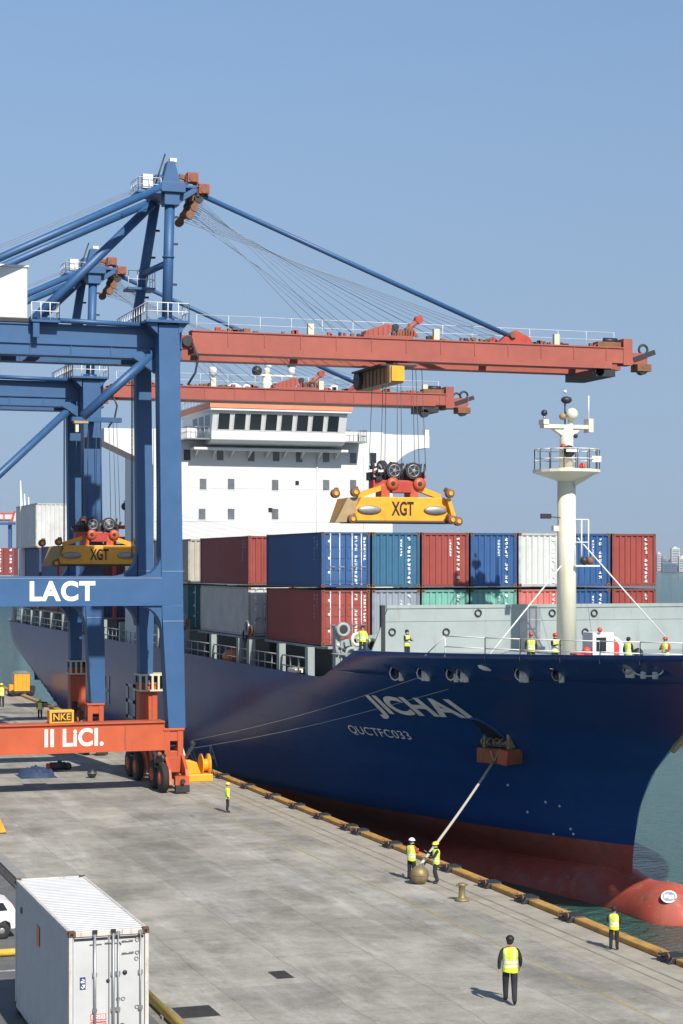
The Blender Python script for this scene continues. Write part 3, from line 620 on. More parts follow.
    g.beam((tx+1.3, s0+1.3, 30.0), (tx+.8, s0+1.3, 30.7), .12, .16, 'brown'); g.tube((tx+.1, s0+1.2, 30.25), (tx+.1, s0+1.8, 30.25), .26, 'brown', 12); g.tube((tx-.3, s0+1.1, 30.6), (tx-.3, s0+1.5, 30.6), .22, 'dark', 12)
    for k in range(9): g.b2(tx-.6+.2*k, tx-.48+.2*k, s0+1.12, s0+1.3, 30.02, 30.15+random.uniform(.05, .4), random.choice(['red', 'brown', 'dark']))
    g.obj('hoist_gear', tr)
    return root
make_crane(119.5, 63.9, 'nearer blue gantry crane with LACT on its portal beam and long salmon boom', True)
make_crane(144.9, 60.6, 'farther blue gantry crane standing behind the crane lettered LACT', False)
# carrier beam for the second spreader hangs under the far girders
def spreader(cx, cs, cz, top, label, S=1.0):
    r = thing('spreader', label, 'spreader', (cx, cs, cz), 'yellow container spreaders hanging from the cranes')
    def P(x, y, z): return V((cx+x*S, cs+y*S, cz+z*S))
    m = MB()
    for ly in (-.95, .35):
        m.prism([(cx-3.75*S, cz-.85*S), (cx+3.7*S, cz-.85*S), (cx+3.15*S, cz+.78*S), (cx-2.9*S, cz+.78*S)], 'y', cs+ly*S, cs+(ly+.6)*S, 'yellow')
    m.b2(cx-3.8*S, cx+3.75*S, cs-1.05*S, cs+1.05*S, cz-1.0*S, cz-.852*S, 'dark')
    body = m.obj('main_beam', r, bevel=.05)
    m = MB(); m.text('XGT', P(.05, -.965, 0), 1.62*S, .98*S, 'black', thick=.03); m.obj('lettering', body)
    for sg in (-1, 1):
        m = MB(); ex = cx+sg*3.55*S
        if sg < 0: m.prism([(ex-1.35*S, cz-1.0*S), (ex-.1*S, cz-.95*S), (ex+.35*S, cz+.75*S), (ex-.45*S, cz+.7*S)], 'y', cs-1.3*S, cs-.75*S, 'tan'); m.prism([(ex-.9*S, cz-.95*S), (ex, cz-.95*S), (ex+.4*S, cz+.75*S), (ex-.3*S, cz+.7*S)], 'y', cs-.749*S, cs+1.4*S, 'yellow')
        else: m.prism([(ex+.45*S, cz-1.0*S), (ex+.1*S, cz-.95*S), (ex-.4*S, cz+.72*S), (ex-.1*S, cz+.72*S)], 'y', cs-1.3*S, cs+1.4*S, 'yellow')
        m.obj('end_beam', r, bevel=.03)
        for (dx, dz) in ((0.0 if sg < 0 else -.25, 1.05), (-1.4 if sg < 0 else .15, .95) if sg < 0 else (.35, -.85), (-.2 if sg < 0 else -.1, -.75)):
            m = MB(); c = V((ex+dx*S, cs-1.45*S, cz+dz*S)); m.lathe([(.12*S, -.2*S), (.27*S, -.18*S), (.31*S, -.15*S), (.31*S, .15*S), (.27*S, .18*S), (.12*S, .2*S)], c, 'brown', 'y', 16); m.lathe([(.14*S, -.27*S), (.15*S, -.21*S)], c, 'yellow', 'y', 12); m.beam(c, c+V((sg*-.2*S, .3*S, .3*S)), .3*S, .3*S, 'brown'); m.obj('guide_roller', r)
        m = MB(); lx_ = cx+sg*2.35*S if sg < 0 else cx+2.45*S
        m.sph((lx_, cs-1.0*S, cz-.1*S), .8*S, 'chrome', 16, (1.1, .2, .38)); m.obj('lamp_pod', r)
        m = MB(); m.beam(P(sg*3.0, -.3, .85), P(sg*1.1, -.3, 1.5), .5*S, .35*S, 'yellow'); m.b2(cx+sg*1.05*S-.3*S, cx+sg*1.05*S+.3*S, cs-.6*S, cs+.6*S, cz+.78*S, cz+1.6*S, 'orange'); m.obj('strut', r)
    m = MB(); m.b2(cx-1.9*S, cx+1.55*S, cs-.5*S, cs+.5*S, cz+1.35*S, cz+1.95*S, 'red'); m.b2(cx-.6*S, cx+.8*S, cs-.7*S, cs+.7*S, cz+1.1*S, cz+1.9*S, 'red')
    hb = m.obj('head_block', r, bevel=.03)
    for dx in (-.55, 1.4): m = MB(); m.lathe([(.15*S, -.15*S), (.44*S, -.13*S), (.44*S, .13*S), (.15*S, .15*S)], P(dx, -.62, 1.7), 'orange', 'y', 16); m.lathe([(.1*S, -.2*S), (.16*S, -.155*S)], P(dx, -.62, 1.7), 'dark', 'y', 10); m.obj('pin_plate', hb)
    for dx in (-.45, .95):
        m = MB(); c = P(dx, -.5, 2.6)
        m.lathe([(.2*S, -.2*S), (.56*S, -.2*S), (.58*S, -.17*S), (.58*S, -.12*S), (.44*S, -.05*S), (.44*S, .05*S), (.58*S, .12*S), (.58*S, .2*S)], c, 'dark', 'y', 20, False); m.lathe([(.04*S, -.30*S), (.13*S, -.29*S), (.15*S, -.215*S)], c, 'chrome', 'y', 12, False); m.torus(c+V((0, -.21*S, 0)), .40*S, .035*S, 'steel', 'y', 18, 6)
        for a_ in range(5): m.beam(c+V((.12*S*math.cos(a_*1.257), -.215*S, .12*S*math.sin(a_*1.257))), c+V((.42*S*math.cos(a_*1.257), -.215*S, .42*S*math.sin(a_*1.257))), .07*S, .04*S, 'steel')
        m.obj('sheave', hb)
    m = MB(); m.b2(cx-2.0*S, cx+1.9*S, cs-.2*S, cs+.7*S, cz+1.95*S, cz+2.5*S, 'dark'); m.tube(P(-1.1, -.2, 3.0), P(-1.1, .2, 3.0), .32*S, 'dark', 12)
    for k in range(46): q_ = P(random.uniform(-2.1, 2.0), random.uniform(-.6, .4), random.uniform(1.95, 3.0)); m.box(q_, [random.uniform(.1, .42)*S for _ in range(3)], random.choice(['dark', 'black', 'dark', 'steel', 'brown', 'red']), Matrix.Rotation(random.uniform(-.7, .7), 3, 'Y'))
    for k in range(8): x_ = random.uniform(-2, 2); m.tube(P(x_, -.5, 2.0), P(x_+random.uniform(-.2, .2), -.5, 3.1), .06*S, 'dark', 5)
    m.obj('hydraulic_gear', hb)
    for k, dx in enumerate((-1.9, -1.3, -.75, -.1, .5, 1.2, 1.8, 2.0)):
        m = MB(); m.tube(P(dx, -.3 if k % 2 else .4, 2.6), V((cx+dx*S*.85, cs+(-.3 if k % 2 else .4)*S, top)), .022, 'wire', 5); m.obj('hoist_rope', hb)
    return r
d = ray(397, 509); t = 122.2/d.y
spreader(d.x*t, 122.2, H+d.z*t, 28.0, 'yellow XGT spreader hanging over the bow containers in front of the white superstructure', 1.0)
d = ray(96.5, 554.5); t = 142.4/d.y
sx2 = d.x*t
spreader(sx2, 142.4, H+d.z*t, 25.4, 'smaller looking yellow XGT spreader above the LACT beam in front of blue crane legs', .88)
o = MB(); o.b2(sx2-1.9, sx2+1.9, 142.1, 142.7, 26.4, 26.75, 'bluedk'); o.b2(sx2-.2, sx2+.2, 142.71, 147, 26.5, 26.74, 'bluedk')
o = o.obj('second_trolley', bpy.data.objects['gantry_crane.001']); o.name = 'trolley_frame'

# ------------------------------------------------------------------ the ship
CX = 49.0; BM = 13.0
def interp(x, pts):
    if x <= pts[0][0]: return pts[0][1]
    for (a, fa), (c, fc) in zip(pts[:-1], pts[1:]):
        if x <= c: t = (x-a)/(c-a); return fa+(fc-fa)*t
    return pts[-1][1]
def smooth(pts, n=200):
    lo, hi = pts[0][0], pts[-1][0]
    xs = [lo+(hi-lo)*i/n for i in range(n+1)]; ys = [interp(x, pts) for x in xs]
    for _ in range(30): ys = [ys[0]]+[(ys[i-1]+2*ys[i]+ys[i+1])/4 for i in range(1, n)]+[ys[-1]]
    return list(zip(xs, ys))
STEM = smooth([(-9, 95.3), (-4.9, 95.0), (-1.3, 94.6), (1, 94.0), (3, 92.6), (5.5, 89.3), (8, 83.0), (10.6, 76.0)])
def S0(z): return interp(z, STEM)
def S1(z): return interp(z, [(-9, 225), (-3, 231), (0, 235), (4, 237.5), (8, 238.5), (12, 239)])
def half(s_, z):
    a = s_-S0(z)
    if a <= 0: return 0.0
    t = min(1, max(0, (z+3)/13.0)); L = 78-53*t**.95; p = 3.1-.8*t
    u = min(1, a/L); bb = BM*(1-(1-u)**p)
    if z < -.6:
        k = min(1, (-.6-z)/3.4); fw_ = max(0, min(1, (152-s_)/46)); bb *= 1-.70*k*k*(3-2*k)*fw_
    if z < -5: bb *= max(.0, 1-((-5-z)/5)**2*.5)
    e = S1(z)-s_; La = interp(z, [(-9, 60), (-3, 45), (1, 26), (5, 6), (8, 2.5)])
    if e <= 0: return BM*.0 if z < 0 else BM*.75
    if e < La: v = e/La; bb *= interp(z, [(-4, 0.), (2, .45), (5, .85), (8, .93)])*(1-v)+v if v < 1 else 1
    if e < La: bb = min(bb, BM)
    return bb
def ztop(s_):
    if s_ > 111.2: return 7.6
    if s_ > 104.3: return 7.6+(111.2-s_)/6.9*1.95
    return 9.55+(104.3-s_)*.026
def zhull(s_): return min(ztop(s_), 8.15+max(0, (104-s_))*.02) if s_ < 111.2 else ztop(s_)
def hx(s_, z): return CX-half(s_, z)
def hullpt(px, py):                                  # march to the port side of the hull
    d = ray(px, py); t = 80.0
    while t < 260:
        q = V((0, 0, H))+d*t
        if q.x >= hx(q.y, q.z) and q.y > S0(q.z): return q
        t += .05
    return q
ship = thing('container_ship', 'large dark blue container ship with red bottom moored along the quay', 'ship', (CX, 160, WZ))
def shell(zlo, zhi, us, vs, sides=(-1, 1), off=0.0):
    g = {}
    for sd_ in sides:
        for i, u in enumerate(us):
            for j, v in enumerate(vs):
                z = 3.0; s_ = 120
                for _ in range(12):
                    s_ = S0(z)+u*(S1(z)-S0(z)); z = zlo(s_)+v*(zhi(s_)-zlo(s_))
                g[sd_, i, j] = V((CX+sd_*max(0, half(s_, z)-off), s_, z))
    return g
NU, NV = 200, 44
us = [(i/NU)**1.8 for i in range(NU+1)]; vs = [j/NV for j in range(NV+1)]
g = shell(lambda s_: -8.5, zhull, us, vs)
b = MB(); vv = {}
for k, p in g.items(): vv[k] = b.bm.verts.new(p)
for sd_ in (-1, 1):
    for i in range(NU):
        for j in range(NV):
            q = [vv[sd_, i, j], vv[sd_, i+1, j], vv[sd_, i+1, j+1], vv[sd_, i, j+1]]
            b._f(q if sd_ > 0 else q[::-1], 'hull', True)
for j in range(NV): b._f([vv[-1, NU, j], vv[1, NU, j], vv[1, NU, j+1], vv[-1, NU, j+1]], 'hull')
bmesh.ops.remove_doubles(b.bm, verts=b.bm.verts, dist=.004)
# bulbous bow
bb = [(78.6+9.6, 0.05), ]
prof = []
cz = -4.75; bs0 = 87.6
N = 26
rings = []
for i in range(N+1):
    t = i/N; s_ = bs0+t*27
    if t < .1: rr = math.sqrt(max(0.0004, 1-(1-t/.1)**2))
    else: rr = 1
    rz_ = (2.25-.30*math.sin(min(1, max(0, t-.1)/.22)*math.pi)-max(0, t-.55)*1.2)*rr
    rx_ = (1.9+max(0, t-.25)*5.5)*rr
    rings.append([b.bm.verts.new((CX+rx_*math.cos(a), s_, cz+.15*(1-t)+rz_*math.sin(a))) for a in [2*math.pi*k/28 for k in range(28)]])
for A, B in zip(rings[:-1], rings[1:]):
    for k in range(28): b._f([A[k], A[(k+1) % 28], B[(k+1) % 28], B[k]], 'hull', True)
b._f(rings[0], 'hull', True)
hull = b.obj('hull', ship)
# bulwark, pierced by real fairlead holes
us2 = [u for u in [(i/400)**1.8 for i in range(401)] if True]
def bul(sd0):
    m = MB(); lim = 109.0
    sts = [78.0+(lim-78.0)*i/120 for i in range(121)]
    lo = lambda s_: zhull(s_)+.004; out = []
    rows = 4
    for sd_ in (sd0,):
        grid = []
        for i_, s_ in enumerate(sts):
            hi = ztop(s_); l = min(lo(s_), hi-.02)
            col = []
            for j in range(rows+1):
                z = l+(hi-l)*j/rows; se = max(s_, S0(z)+.02+.002*i_); hb_ = half(se, z)
                col.append((V((CX+sd_*hb_, se, z)), V((CX+sd_*max(0.02, hb_-.14), se+.04, z))))
            grid.append(col)
        vo = [[m.bm.verts.new(c[0]) for c in col] for col in grid]; vi = [[m.bm.verts.new(c[1]) for c in col] for col in grid]
        n = len(sts)
        for i in range(n-1):
            for j in range(rows):
                m._f([vo[i][j], vo[i+1][j], vo[i+1][j+1], vo[i][j+1]], 'hull', True); m._f([vi[i][j+1], vi[i+1][j+1], vi[i+1][j], vi[i][j]], 'greygreen', True)
            m._f([vo[i][rows], vo[i+1][rows], vi[i+1][rows], vi[i][rows]], 'hull'); m._f([vi[i][0], vi[i+1][0], vo[i+1][0], vo[i][0]], 'hull')
        for i in (0, n-1):
            for j in range(rows): m._f([vo[i][j], vo[i][j+1], vi[i][j+1], vi[i][j]], 'hull')
    return m.obj('bulwark', ship)
bulwark = bul(-1); bul(1)
holes = [(395.5, 673, 7, 7), (422, 673, 6, 6), (451, 674, 5.5, 6), (461, 674, 5.5, 6), (521, 674, 7, 6.5), (557, 674, 6, 6.5), (628, 669, 6, 5), (648, 670, 19, 6)]
cut = MB()
for (px, py, rx_, rz_) in holes:
    q = hullpt(px, py); n = (V((hx(q.y+.3, q.z), q.y+.3, 0))-V((hx(q.y-.3, q.z), q.y-.3, 0))).normalized(); nn = V((-n.y, n.x, 0)); sc = q.length/F
    ring = []
    foreshort = max(.25, abs(nn.dot(V((SY, CY, 0)))))
    a_ = .72*rx_*sc/foreshort if foreshort > .3 else rx_*sc*1.4
    A = [q+n*a_*math.cos(t)+V((0, 0, rz_*sc*math.sin(t))) for t in [2*math.pi*k/18 for k in range(18)]]
    f1 = [cut.bm.verts.new(p-nn*.8) for p in A]; f2 = [cut.bm.verts.new(p+nn*.8) for p in A]
    cut._f(f1[::-1], 'hull'); cut._f(f2, 'hull')
    for k in range(18): cut._f([f1[k], f1[(k+1) % 18], f2[(k+1) % 18], f2[k]], 'hull')
    inn = -nn if nn.x < 0 else nn
    wcol = 'white' if px not in (557, 628) else 'steel'
    m = MB()
    for k in range(18): m.tube(A[k]-inn*.03, A[(k+1) % 18]-inn*.03, .04, wcol, 6)
    for dd in (-.25, .35): p = q+n*a_*dd*1.3+inn*.30; m.tube(p-V((0, 0, .45)), p+V((0, 0, .22)), .15, 'white' if dd < 0 else random.choice(['white', 'dark']), 10)
    m.obj('fairlead', ship)
cutter = cut.obj('cutter', None)
md = bulwark.modifiers.new('b', 'BOOLEAN'); md.operation = 'DIFFERENCE'; md.solver = 'FAST'
# cutter is in world space, the bulwark is ship-local: bring the cutter along
md.object = cutter; bpy.context.view_layer.update()
me = bpy.data.meshes.new_from_object(bulwark.evaluated_get(bpy.context.evaluated_depsgraph_get()))
bulwark.modifiers.clear(); bulwark.data = me; bpy.data.objects.remove(cutter)
# decks
def deck(name, z, sa, sb, m_, inset=.16, n=60):
    m = MB(); L = []; Rr = []
    for i in range(n+1):
        s_ = sa+(sb-sa)*i/n; h_ = max(.02, half(s_, z)-inset); L.append(m.bm.verts.new((CX-h_, s_, z))); Rr.append(m.bm.verts.new((CX+h_, s_, z)))
    for i in range(n): m._f([L[i], Rr[i], Rr[i+1], L[i+1]], m_)
    return m.obj(name, ship)
DK = 9.15
deck('forecastle_deck', DK, 80.5, 109.3, 'greygreen'); deck('main_deck', 6.6, 109.5, 237.5, 'greygreen')
m = MB(); m.b2(hx(109.4, 6.6)+.6, CX+12.2, 109.31, 109.45, 6.6, DK-.01, 'greygreen'); m.obj('forecastle_bulkhead', ship)
# hatch coamings under the container bays
m = MB()
for (a, c) in ((113.5, 126.6), (130.5, 145.2), (148.2, 160.8), (183, 238)): m.b2(CX-10.4, CX+11.9, a, c, 6.62, 9.2, 'dark'); m.b2(CX-11.9, CX+11.95, a, c, 9.21, 9.36, 'greygreen')
m.obj('hatch_coaming', ship)
# rail & posts between deck and containers
posts = [114.2, 120, 127.2, 130, 137.5, 146.3, 148.5, 155, 162, 170, 178, 186, 194, 199, 206, 213, 219, 226, 232, 237]
for s_ in posts:
    hx_ = hx(s_, 7.4); m = MB(); m.b2(hx_+.12, hx_+.55, s_-.22, s_+.22, 7.45, 9.32, 'greygreen'); m.b2(hx_+.08, hx_+.12, s_-.3, s_+.3, 7.62, 9.3, 'greygreen'); m.obj('side_post', ship)
for a, c in zip(posts[:-1], posts[1:]):
    m = MB(); m.rail([(hx(a, 7.4)+.25, a+.4, 7.3), (hx(c, 7.4)+.25, c-.4, 7.3)], 'greygreen', h=1.3, sp=1.8, r=.05); m.obj('side_railing', ship)
# ladders / lashing frames between bays
for s_ in (128.6, 146.9, 163.3, 181, 194.5, 219.5):
    m = MB()
    for k in (-.6, .6):
        m.b2(36.5, 36.7, s_+k-.07, s_+k+.07, 7.6, 10.2, 'greygreen')
    for k in range(8): m.b2(36.55, 36.65, s_-.6, s_+.6, 7.7+.32*k, 7.76+.32*k, 'greygreen')
    m.torus((36.4, s_, 10.1), .45, .1, 'steel', 'x', 14, 6); m.torus((36.4, s_-1, 9.9), .35, .09, 'brown', 'x', 14, 6); m.torus((36.4, s_+.6, 9.5), .4, .08, 'dark', 'x', 14, 6)
    m.obj('lashing_ladder', ship)
m = MB(); q = hullpt(238, 664); m.lathe([(.05, -1.1), (.55, -.8), (.62, 0), (.55, .8), (.05, 1.1)], (36.75, 133.8, 7.75), 'liferaft', 'y', 16); m.obj('life_raft', ship)
# superstructure
m = MB(); F0_ = 165.0
m.b2(CX-10.9, CX+11.7, F0_, F0_+12, 6.65, 26.6, 'white'); m.b2(CX-10.0, CX+10.9, F0_+.3, F0_+11, 26.6, 26.75, 'white')
sup = m.obj('superstructure', ship, bevel=.06)
m = MB()
arc = [(CX+11.7+3.6*(1-math.cos(a)), 22.6+2.8*math.sin(a)) for a in [R(90)*i/10 for i in range(11)]]
m.prism([(CX+11.7, 26.58)]+[(CX+15.4, 26.58), (CX+15.4, 25.4)]+arc[::-1], 'y', F0_+.2, F0_+4, 'white'); m.b2(CX+15.0, CX+15.4, F0_+.3, F0_+1, 26.57, 27.1, 'white'); m.obj('bridge_wing', sup)
m = MB(); m.prism([(CX-10.9, 26.58), (CX-15.3, 26.58), (CX-15.3, 25.4), (CX-10.9, 23.4)], 'y', F0_+.2, F0_+4, 'white'); m.obj('bridge_wing', sup)
# navigation bridge, windows leaning out
m = MB(); bx0, bx1 = CX-6.3, CX+6.2; by = F0_-2.6
m.prism([(by+1.2, 25.2), (by+.3, 25.4), (by, 25.6), (by, 26.35), (by-.55, 28.0), (by-.55, 28.15), (F0_+8, 28.15), (F0_+8, 25.2)], 'x', bx0, bx1, 'white')
m.b2(bx0-.3, bx1+.3, by-.9, F0_+8.3, 28.1, 28.32, 'white'); br_ = m.obj('bridge', sup, bevel=.05)
m = MB(); m.b2(bx0-.36, bx1+.36, by-.96, F0_+8.36, 28.321, 28.8, 'bandor'); m.b2(bx0-.3, bx1+.3, by-.9, F0_+8.3, 28.801, 28.88, 'white'); m.obj('roof_band', br_)
nwin = 8
for k in range(nwin):
    w0 = bx0+.55+k*(bx1-bx0-.9)/nwin; w1 = w0+(bx1-bx0-.9)/nwin-.42
    m = MB(); f_ = lambda z: by-.55*(z-26.35)/1.65-.02
    for a0, a1, z0, z1, mm, o_ in ((w0, w1, 26.5, 27.85, 'glass', .0), (w0-.06, w0, 26.45, 27.9, 'white', .04), (w1, w1+.06, 26.45, 27.9, 'white', .04)):
        m.poly([(a0, f_(z0)-o_, z0), (a1, f_(z0)-o_, z0), (a1, f_(z1)-o_, z1), (a0, f_(z1)-o_, z1)], mm)
    m.obj('bridge_window', br_)
m = MB()
for k in range(3): m.b2(bx0-.02, bx0-.004, by+.6+k*2.2, by+2.2+k*2.2, 26.6, 27.8, 'glass')
m.obj('side_window', br_)
m = MB(); m.b2(bx0-2.2, bx0-.01, by+.4, by+2.6, 25.6, 25.72, 'steel'); m.rail([(bx0-2.15, by+2.5, 25.72), (bx0-2.15, by+.45, 25.72), (bx0-.1, by+.45, 25.72)], 'steel', 1.0, .4, .03); m.b2(bx1+.01, bx1+2.2, by+.4, by+2.6, 25.6, 25.72, 'steel'); m.rail([(bx1+.1, by+.45, 25.72), (bx1+2.15, by+.45, 25.72), (bx1+2.15, by+2.5, 25.72)], 'steel', 1.0, .4, .03); m.obj('bridge_balcony', br_)
m = MB(); m.rail([(bx0-.2, F0_+7, 28.88), (bx0-.2, by-.8, 28.88), (bx1+.2, by-.8, 28.88), (bx1+.2, F0_+7, 28.88)], 'rail', 1.2, 1.1, .035); m.obj('roof_railing', br_)
m = MB(); m.b2(CX-7.6, CX+6.8, F0_-1.6, F0_-.01, 24.75, 24.95, 'white')
for k in range(9): m.prism([(F0_-1.4, 24.75), (F0_-.01, 24.75), (F0_-.01, 24.1)], 'x', CX-7.2+k*1.65, CX-7.1+k*1.65, 'white')
m.obj('front_ledge', sup)
m = MB()
for zz in (12.4, 15.4, 18.4, 21.4): m.b2(CX-10.93, CX+11.73, F0_-.03, F0_-.003, zz, zz+.05, 'rail')
for xx in (CX-9.7, CX+4.3, CX+8.9): m.tube((xx, F0_-.08, 9), (xx, F0_-.08, 24.4), .06, 'rail', 6)
m.obj('plating_seam', sup)
def fw(px, py, w_=.62, h_=.95):
    d = ray(px, py); t = F0_/d.y; q = V((0, 0, H))+d*t
    m = MB(); m.b2(q.x-w_/2-.07, q.x+w_/2+.07, F0_-.035, F0_-.004, q.z-h_/2-.07, q.z+h_/2+.07, 'white'); m.b2(q.x-w_/2, q.x+w_/2, F0_-.05, F0_-.036, q.z-h_/2, q.z+h_/2, 'glass' if px in (187, 373, 297, 270) else 'greyglass'); m.obj('window', sup)
for p in [(187, 455), (220, 455), (251, 456), (276, 456), (299, 457), (326, 457), (353, 458), (373, 458), (203, 484), (231, 484), (275, 485), (326, 485), (353, 485), (202, 514), (231, 514), (275, 514)]: fw(*p)
for p in [(297, 483), (270, 510)]: fw(*p, .35, .4)
# radar mast, domes
def bp(px, py, s_): d = ray(px, py); t = s_/d.y; return V((0, 0, H))+d*t
m = MB(); q = bp(267, 405, 164); m.tube((q.x, 164, 28.88), (q.x, 164, 31.5), .55, 'cream', 10, .38); m.b2(q.x-1.9, q.x+2.0, 163.6, 164.4, 30.0, 30.2, 'cream'); m.torus((q.x-1.9, 164, 30.3), .3, .12, 'cream', 'y', 12, 6); m.torus((q.x+2.0, 164, 30.3), .3, .12, 'cream', 'y', 12, 6)
m.b2(q.x-.8, q.x+2.3, 163.7, 164.3, 31.45, 31.6, 'cream'); m.tube((q.x, 164, 31.5), (q.x, 164, 32.2), .25, 'cream', 10); m.sph((q.x+.1, 164, 32.4), .34, 'white', 12); m.sph((q.x-1.0, 163.8, 31.9), .48, 'dark', 12); m.tube((q.x+2.3, 164, 31.6), (q.x+2.3, 164, 32.4), .32, 'white', 10); m.tube((q.x+2.3, 164, 32.4), (q.x+2.3, 164, 32.55), .38, 'dark', 10); m.obj('radar_mast', ship)
m = MB(); q = bp(234, 402, 163); m.sph((q.x, 163, 29.75), .92, 'white', 18); m.tube((q.x, 163, 28.88), (q.x, 163, 29.3), .45, 'white'); m.obj('satellite_dome', ship)
for px, zt in ((213, 31.3), (334, 30.0)):
    m = MB(); q = bp(px, 400, 162.4); m.tube((q.x, 162.4, 28.88), (q.x, 162.4, zt), .08, 'rail'); m.tube((q.x, 162.4, zt-.1), (q.x, 162.4, zt+.65), .34, 'white', 10); m.sph((q.x-.3, 162.3, 30.2), .36, 'dark' if px < 300 else 'white', 10); m.obj('antenna_post', ship)
# poop: white posts rising over the stern, red lashing frame
m = MB(); q = bp(24, 505, 230)
for px, tz in ((22, 24.8), (26, 23.2), (30, 22.8)): q = bp(px, 500, 232); m.beam((q.x+.4, 232, 9), (q.x-.2, 232, tz), 1.0, 1.0, 'white', .12, .12)
m.obj('stern_post', ship)
m = MB(); q0 = bp(113, 530, 182); q1 = bp(140, 530, 182)
for z in (16.9, 18.0): m.b2(q0.x, q1.x+3, 181.8, 182.2, z, z+.35, 'redlabel')
for k in range(4): x_ = q0.x+k*1.4; m.b2(x_, x_+.3, 181.82, 182.18, 9.3, 18.2, 'redlabel')
m.tube((q1.x-.8, 181.6, 19.2), (q1.x-.8, 181.2, 19.2), .6, 'dark', 12); m.tube((q1.x-.8, 182, 18.3), (q1.x-.8, 182, 22), .3, 'cream'); m.b2(q1.x-1.6, q1.x+.1, 181.9, 182.1, 20.6, 20.8, 'cream'); m.sph((q0.x+1.2, 182, 20.2), .4, 'dark', 10); m.tube((q0.x+1.2, 182, 18.3), (q0.x+1.2, 182, 20), .05, 'dark'); m.obj('stern_crane_frame', ship)
# breakwater
m = MB(); BS = 108.6
q = bp(385, 607, BS); xl = q.x
m.prism([(xl-.9, DK-.02), (CX+12, DK-.02), (CX+12, 12.0), (xl+.25, 12.0)], 'y', BS, BS+.15, 'greygreen')
m.b2(xl+.1, CX+12, BS-.06, BS-.003, 11.85, 12.06, 'greygreen'); m.b2(xl, CX+12, BS-.03, BS-.003, 11.05, 11.12, 'greygreen'); m.b2(xl-.25, xl, BS-.06, BS+.3, 9, 12.05, 'dark')
bw = m.obj('breakwater', ship)
m = MB()
for px, py in ((478, 613), (552, 613), (594, 613), (392, 632), (446, 632), (571, 625), (585, 632)): q = bp(px, py, BS); m.torus((q.x, BS-.05, q.z), .2, .05, 'dark', 'y', 12, 6)
m.obj('lashing_ring', bw)
m = MB(); q = bp(533, 620, BS); m.b2(q.x-.9, q.x+.5, BS-.012, BS-.003, 9.0, 12.0-.2, 'slatepanel' if False else 'steel'); m.obj('breakwater_door', bw)
# port forward winch frame (grey) at the step
m = MB(); q = bp(325, 655, 107.8); x_ = q.x
m.b2(36.7, 37.0, 107.4, 108.0, 7.75, 10.7, 'greygreen'); m.b2(37.0, 38.1, 107.3, 107.45, 7.6, 9.9, 'greygreen'); m.beam((38.2, 107.2, 7.7), (37.7, 107.2, 9.9), .5, .35, 'greygreen'); m.beam((37.2, 107.3, 9.6), (41.2, 107.6, 10.4), .4, .3, 'greygreen'); m.b2(38.6, 40.2, 107.0, 107.4, 7.6, 9.4, 'greygreen')
for c_ in ((37.1, 107.1, 10.5), (38.0, 107.0, 9.9), (37.6, 107.0, 9.0), (38.9, 106.9, 9.5)): m.torus(c_, .36, .12, random.choice(['cream', 'greygreen']), 'y', 14, 6); m.tube((c_[0], c_[1]-.05, c_[2]), (c_[0], c_[1]+.1, c_[2]), .28, random.choice(['greygreen', 'dark']), 12)
for k in range(14): m.sph((random.uniform(36.6, 39.5), 106.9, random.uniform(7.7, 10.3)), random.uniform(.06, .16), random.choice(['dark', 'cream', 'greygreen']), 7)
m.b2(39.0, 41.0, 107.5, 107.6, 9.3, 10.0, 'black'); 
for v in m.bm.verts: v.co += V((.55, 4.1, 0))
m.obj('mooring_winch', ship)
m = MB(); m.b2(hx(117, 7.5)+.05, hx(117, 7.5)+.6, 116.2, 117.8, 7.6, 7.85, 'cream'); m.obj('roller_chock', ship)
# foremast
FX = 48.9; FS = 102.6
d = ray(566.5, 500); t = FX/d.x; FS = d.y*t; YM = t
def zm(py): return H+(565-py)*YM/F
m = MB(); m.tube((FX, FS, DK), (FX, FS, zm(468)), .60, 'cream', 20, .54); m.tube((FX, FS, zm(468)), (FX, FS, zm(425)), .44, 'cream', 16, .38)
mast = thing('x', 'x', 'x') if False else None
fm = m.obj('foremast', ship)
m = MB(); pr = 2.02
m.lathe([(.55, -.62), (.85, -.48), (pr, -.10), (pr, 0.06), (.5, .08)], (FX, FS, zm(471)), 'cream', n=20, smooth=False); m.beam((FX+.3, FS-.5, zm(484)), (FX+1.1, FS-1.1, zm(474)), .12, .3, 'cream'); m.obj('mast_platform', fm)
m = MB(); z0 = zm(471)+.1; pts = [V((FX+pr*.96*math.cos(R(24*k)), FS+pr*.96*math.sin(R(24*k)), z0)) for k in range(16)]; m.rail(pts, 'rail', 1.15, 3, .035); m.obj('mast_railing', fm)
m = MB(); z1 = zm(427); m.b2(FX-1.6, FX+1.55, FS-.3, FS+.3, z1-.1, z1+.12, 'cream'); m.prism([(FX-1.0, z1-.1), (FX+.9, z1-.1), (FX+.4, z1-.5), (FX-.4, z1-.5)], 'y', FS-.2, FS+.2, 'cream'); m.b2(FX-1.65, FX-1.3, FS-.35, FS+.35, z1+.12, z1+.4, 'cream'); m.tube((FX-1.45, FS, z1+.4), (FX-1.45, FS, z1+.65), .06, 'steel'); m.sph((FX-1.45, FS, z1+.8), .2, 'dark', 10); m.b2(FX+1.3, FX+1.6, FS-.35, FS+.35, z1-.3, z1+.5, 'cream'); m.tube((FX+1.45, FS, z1+.4), (FX+1.45, FS, z1+1.9), .05, 'rail')
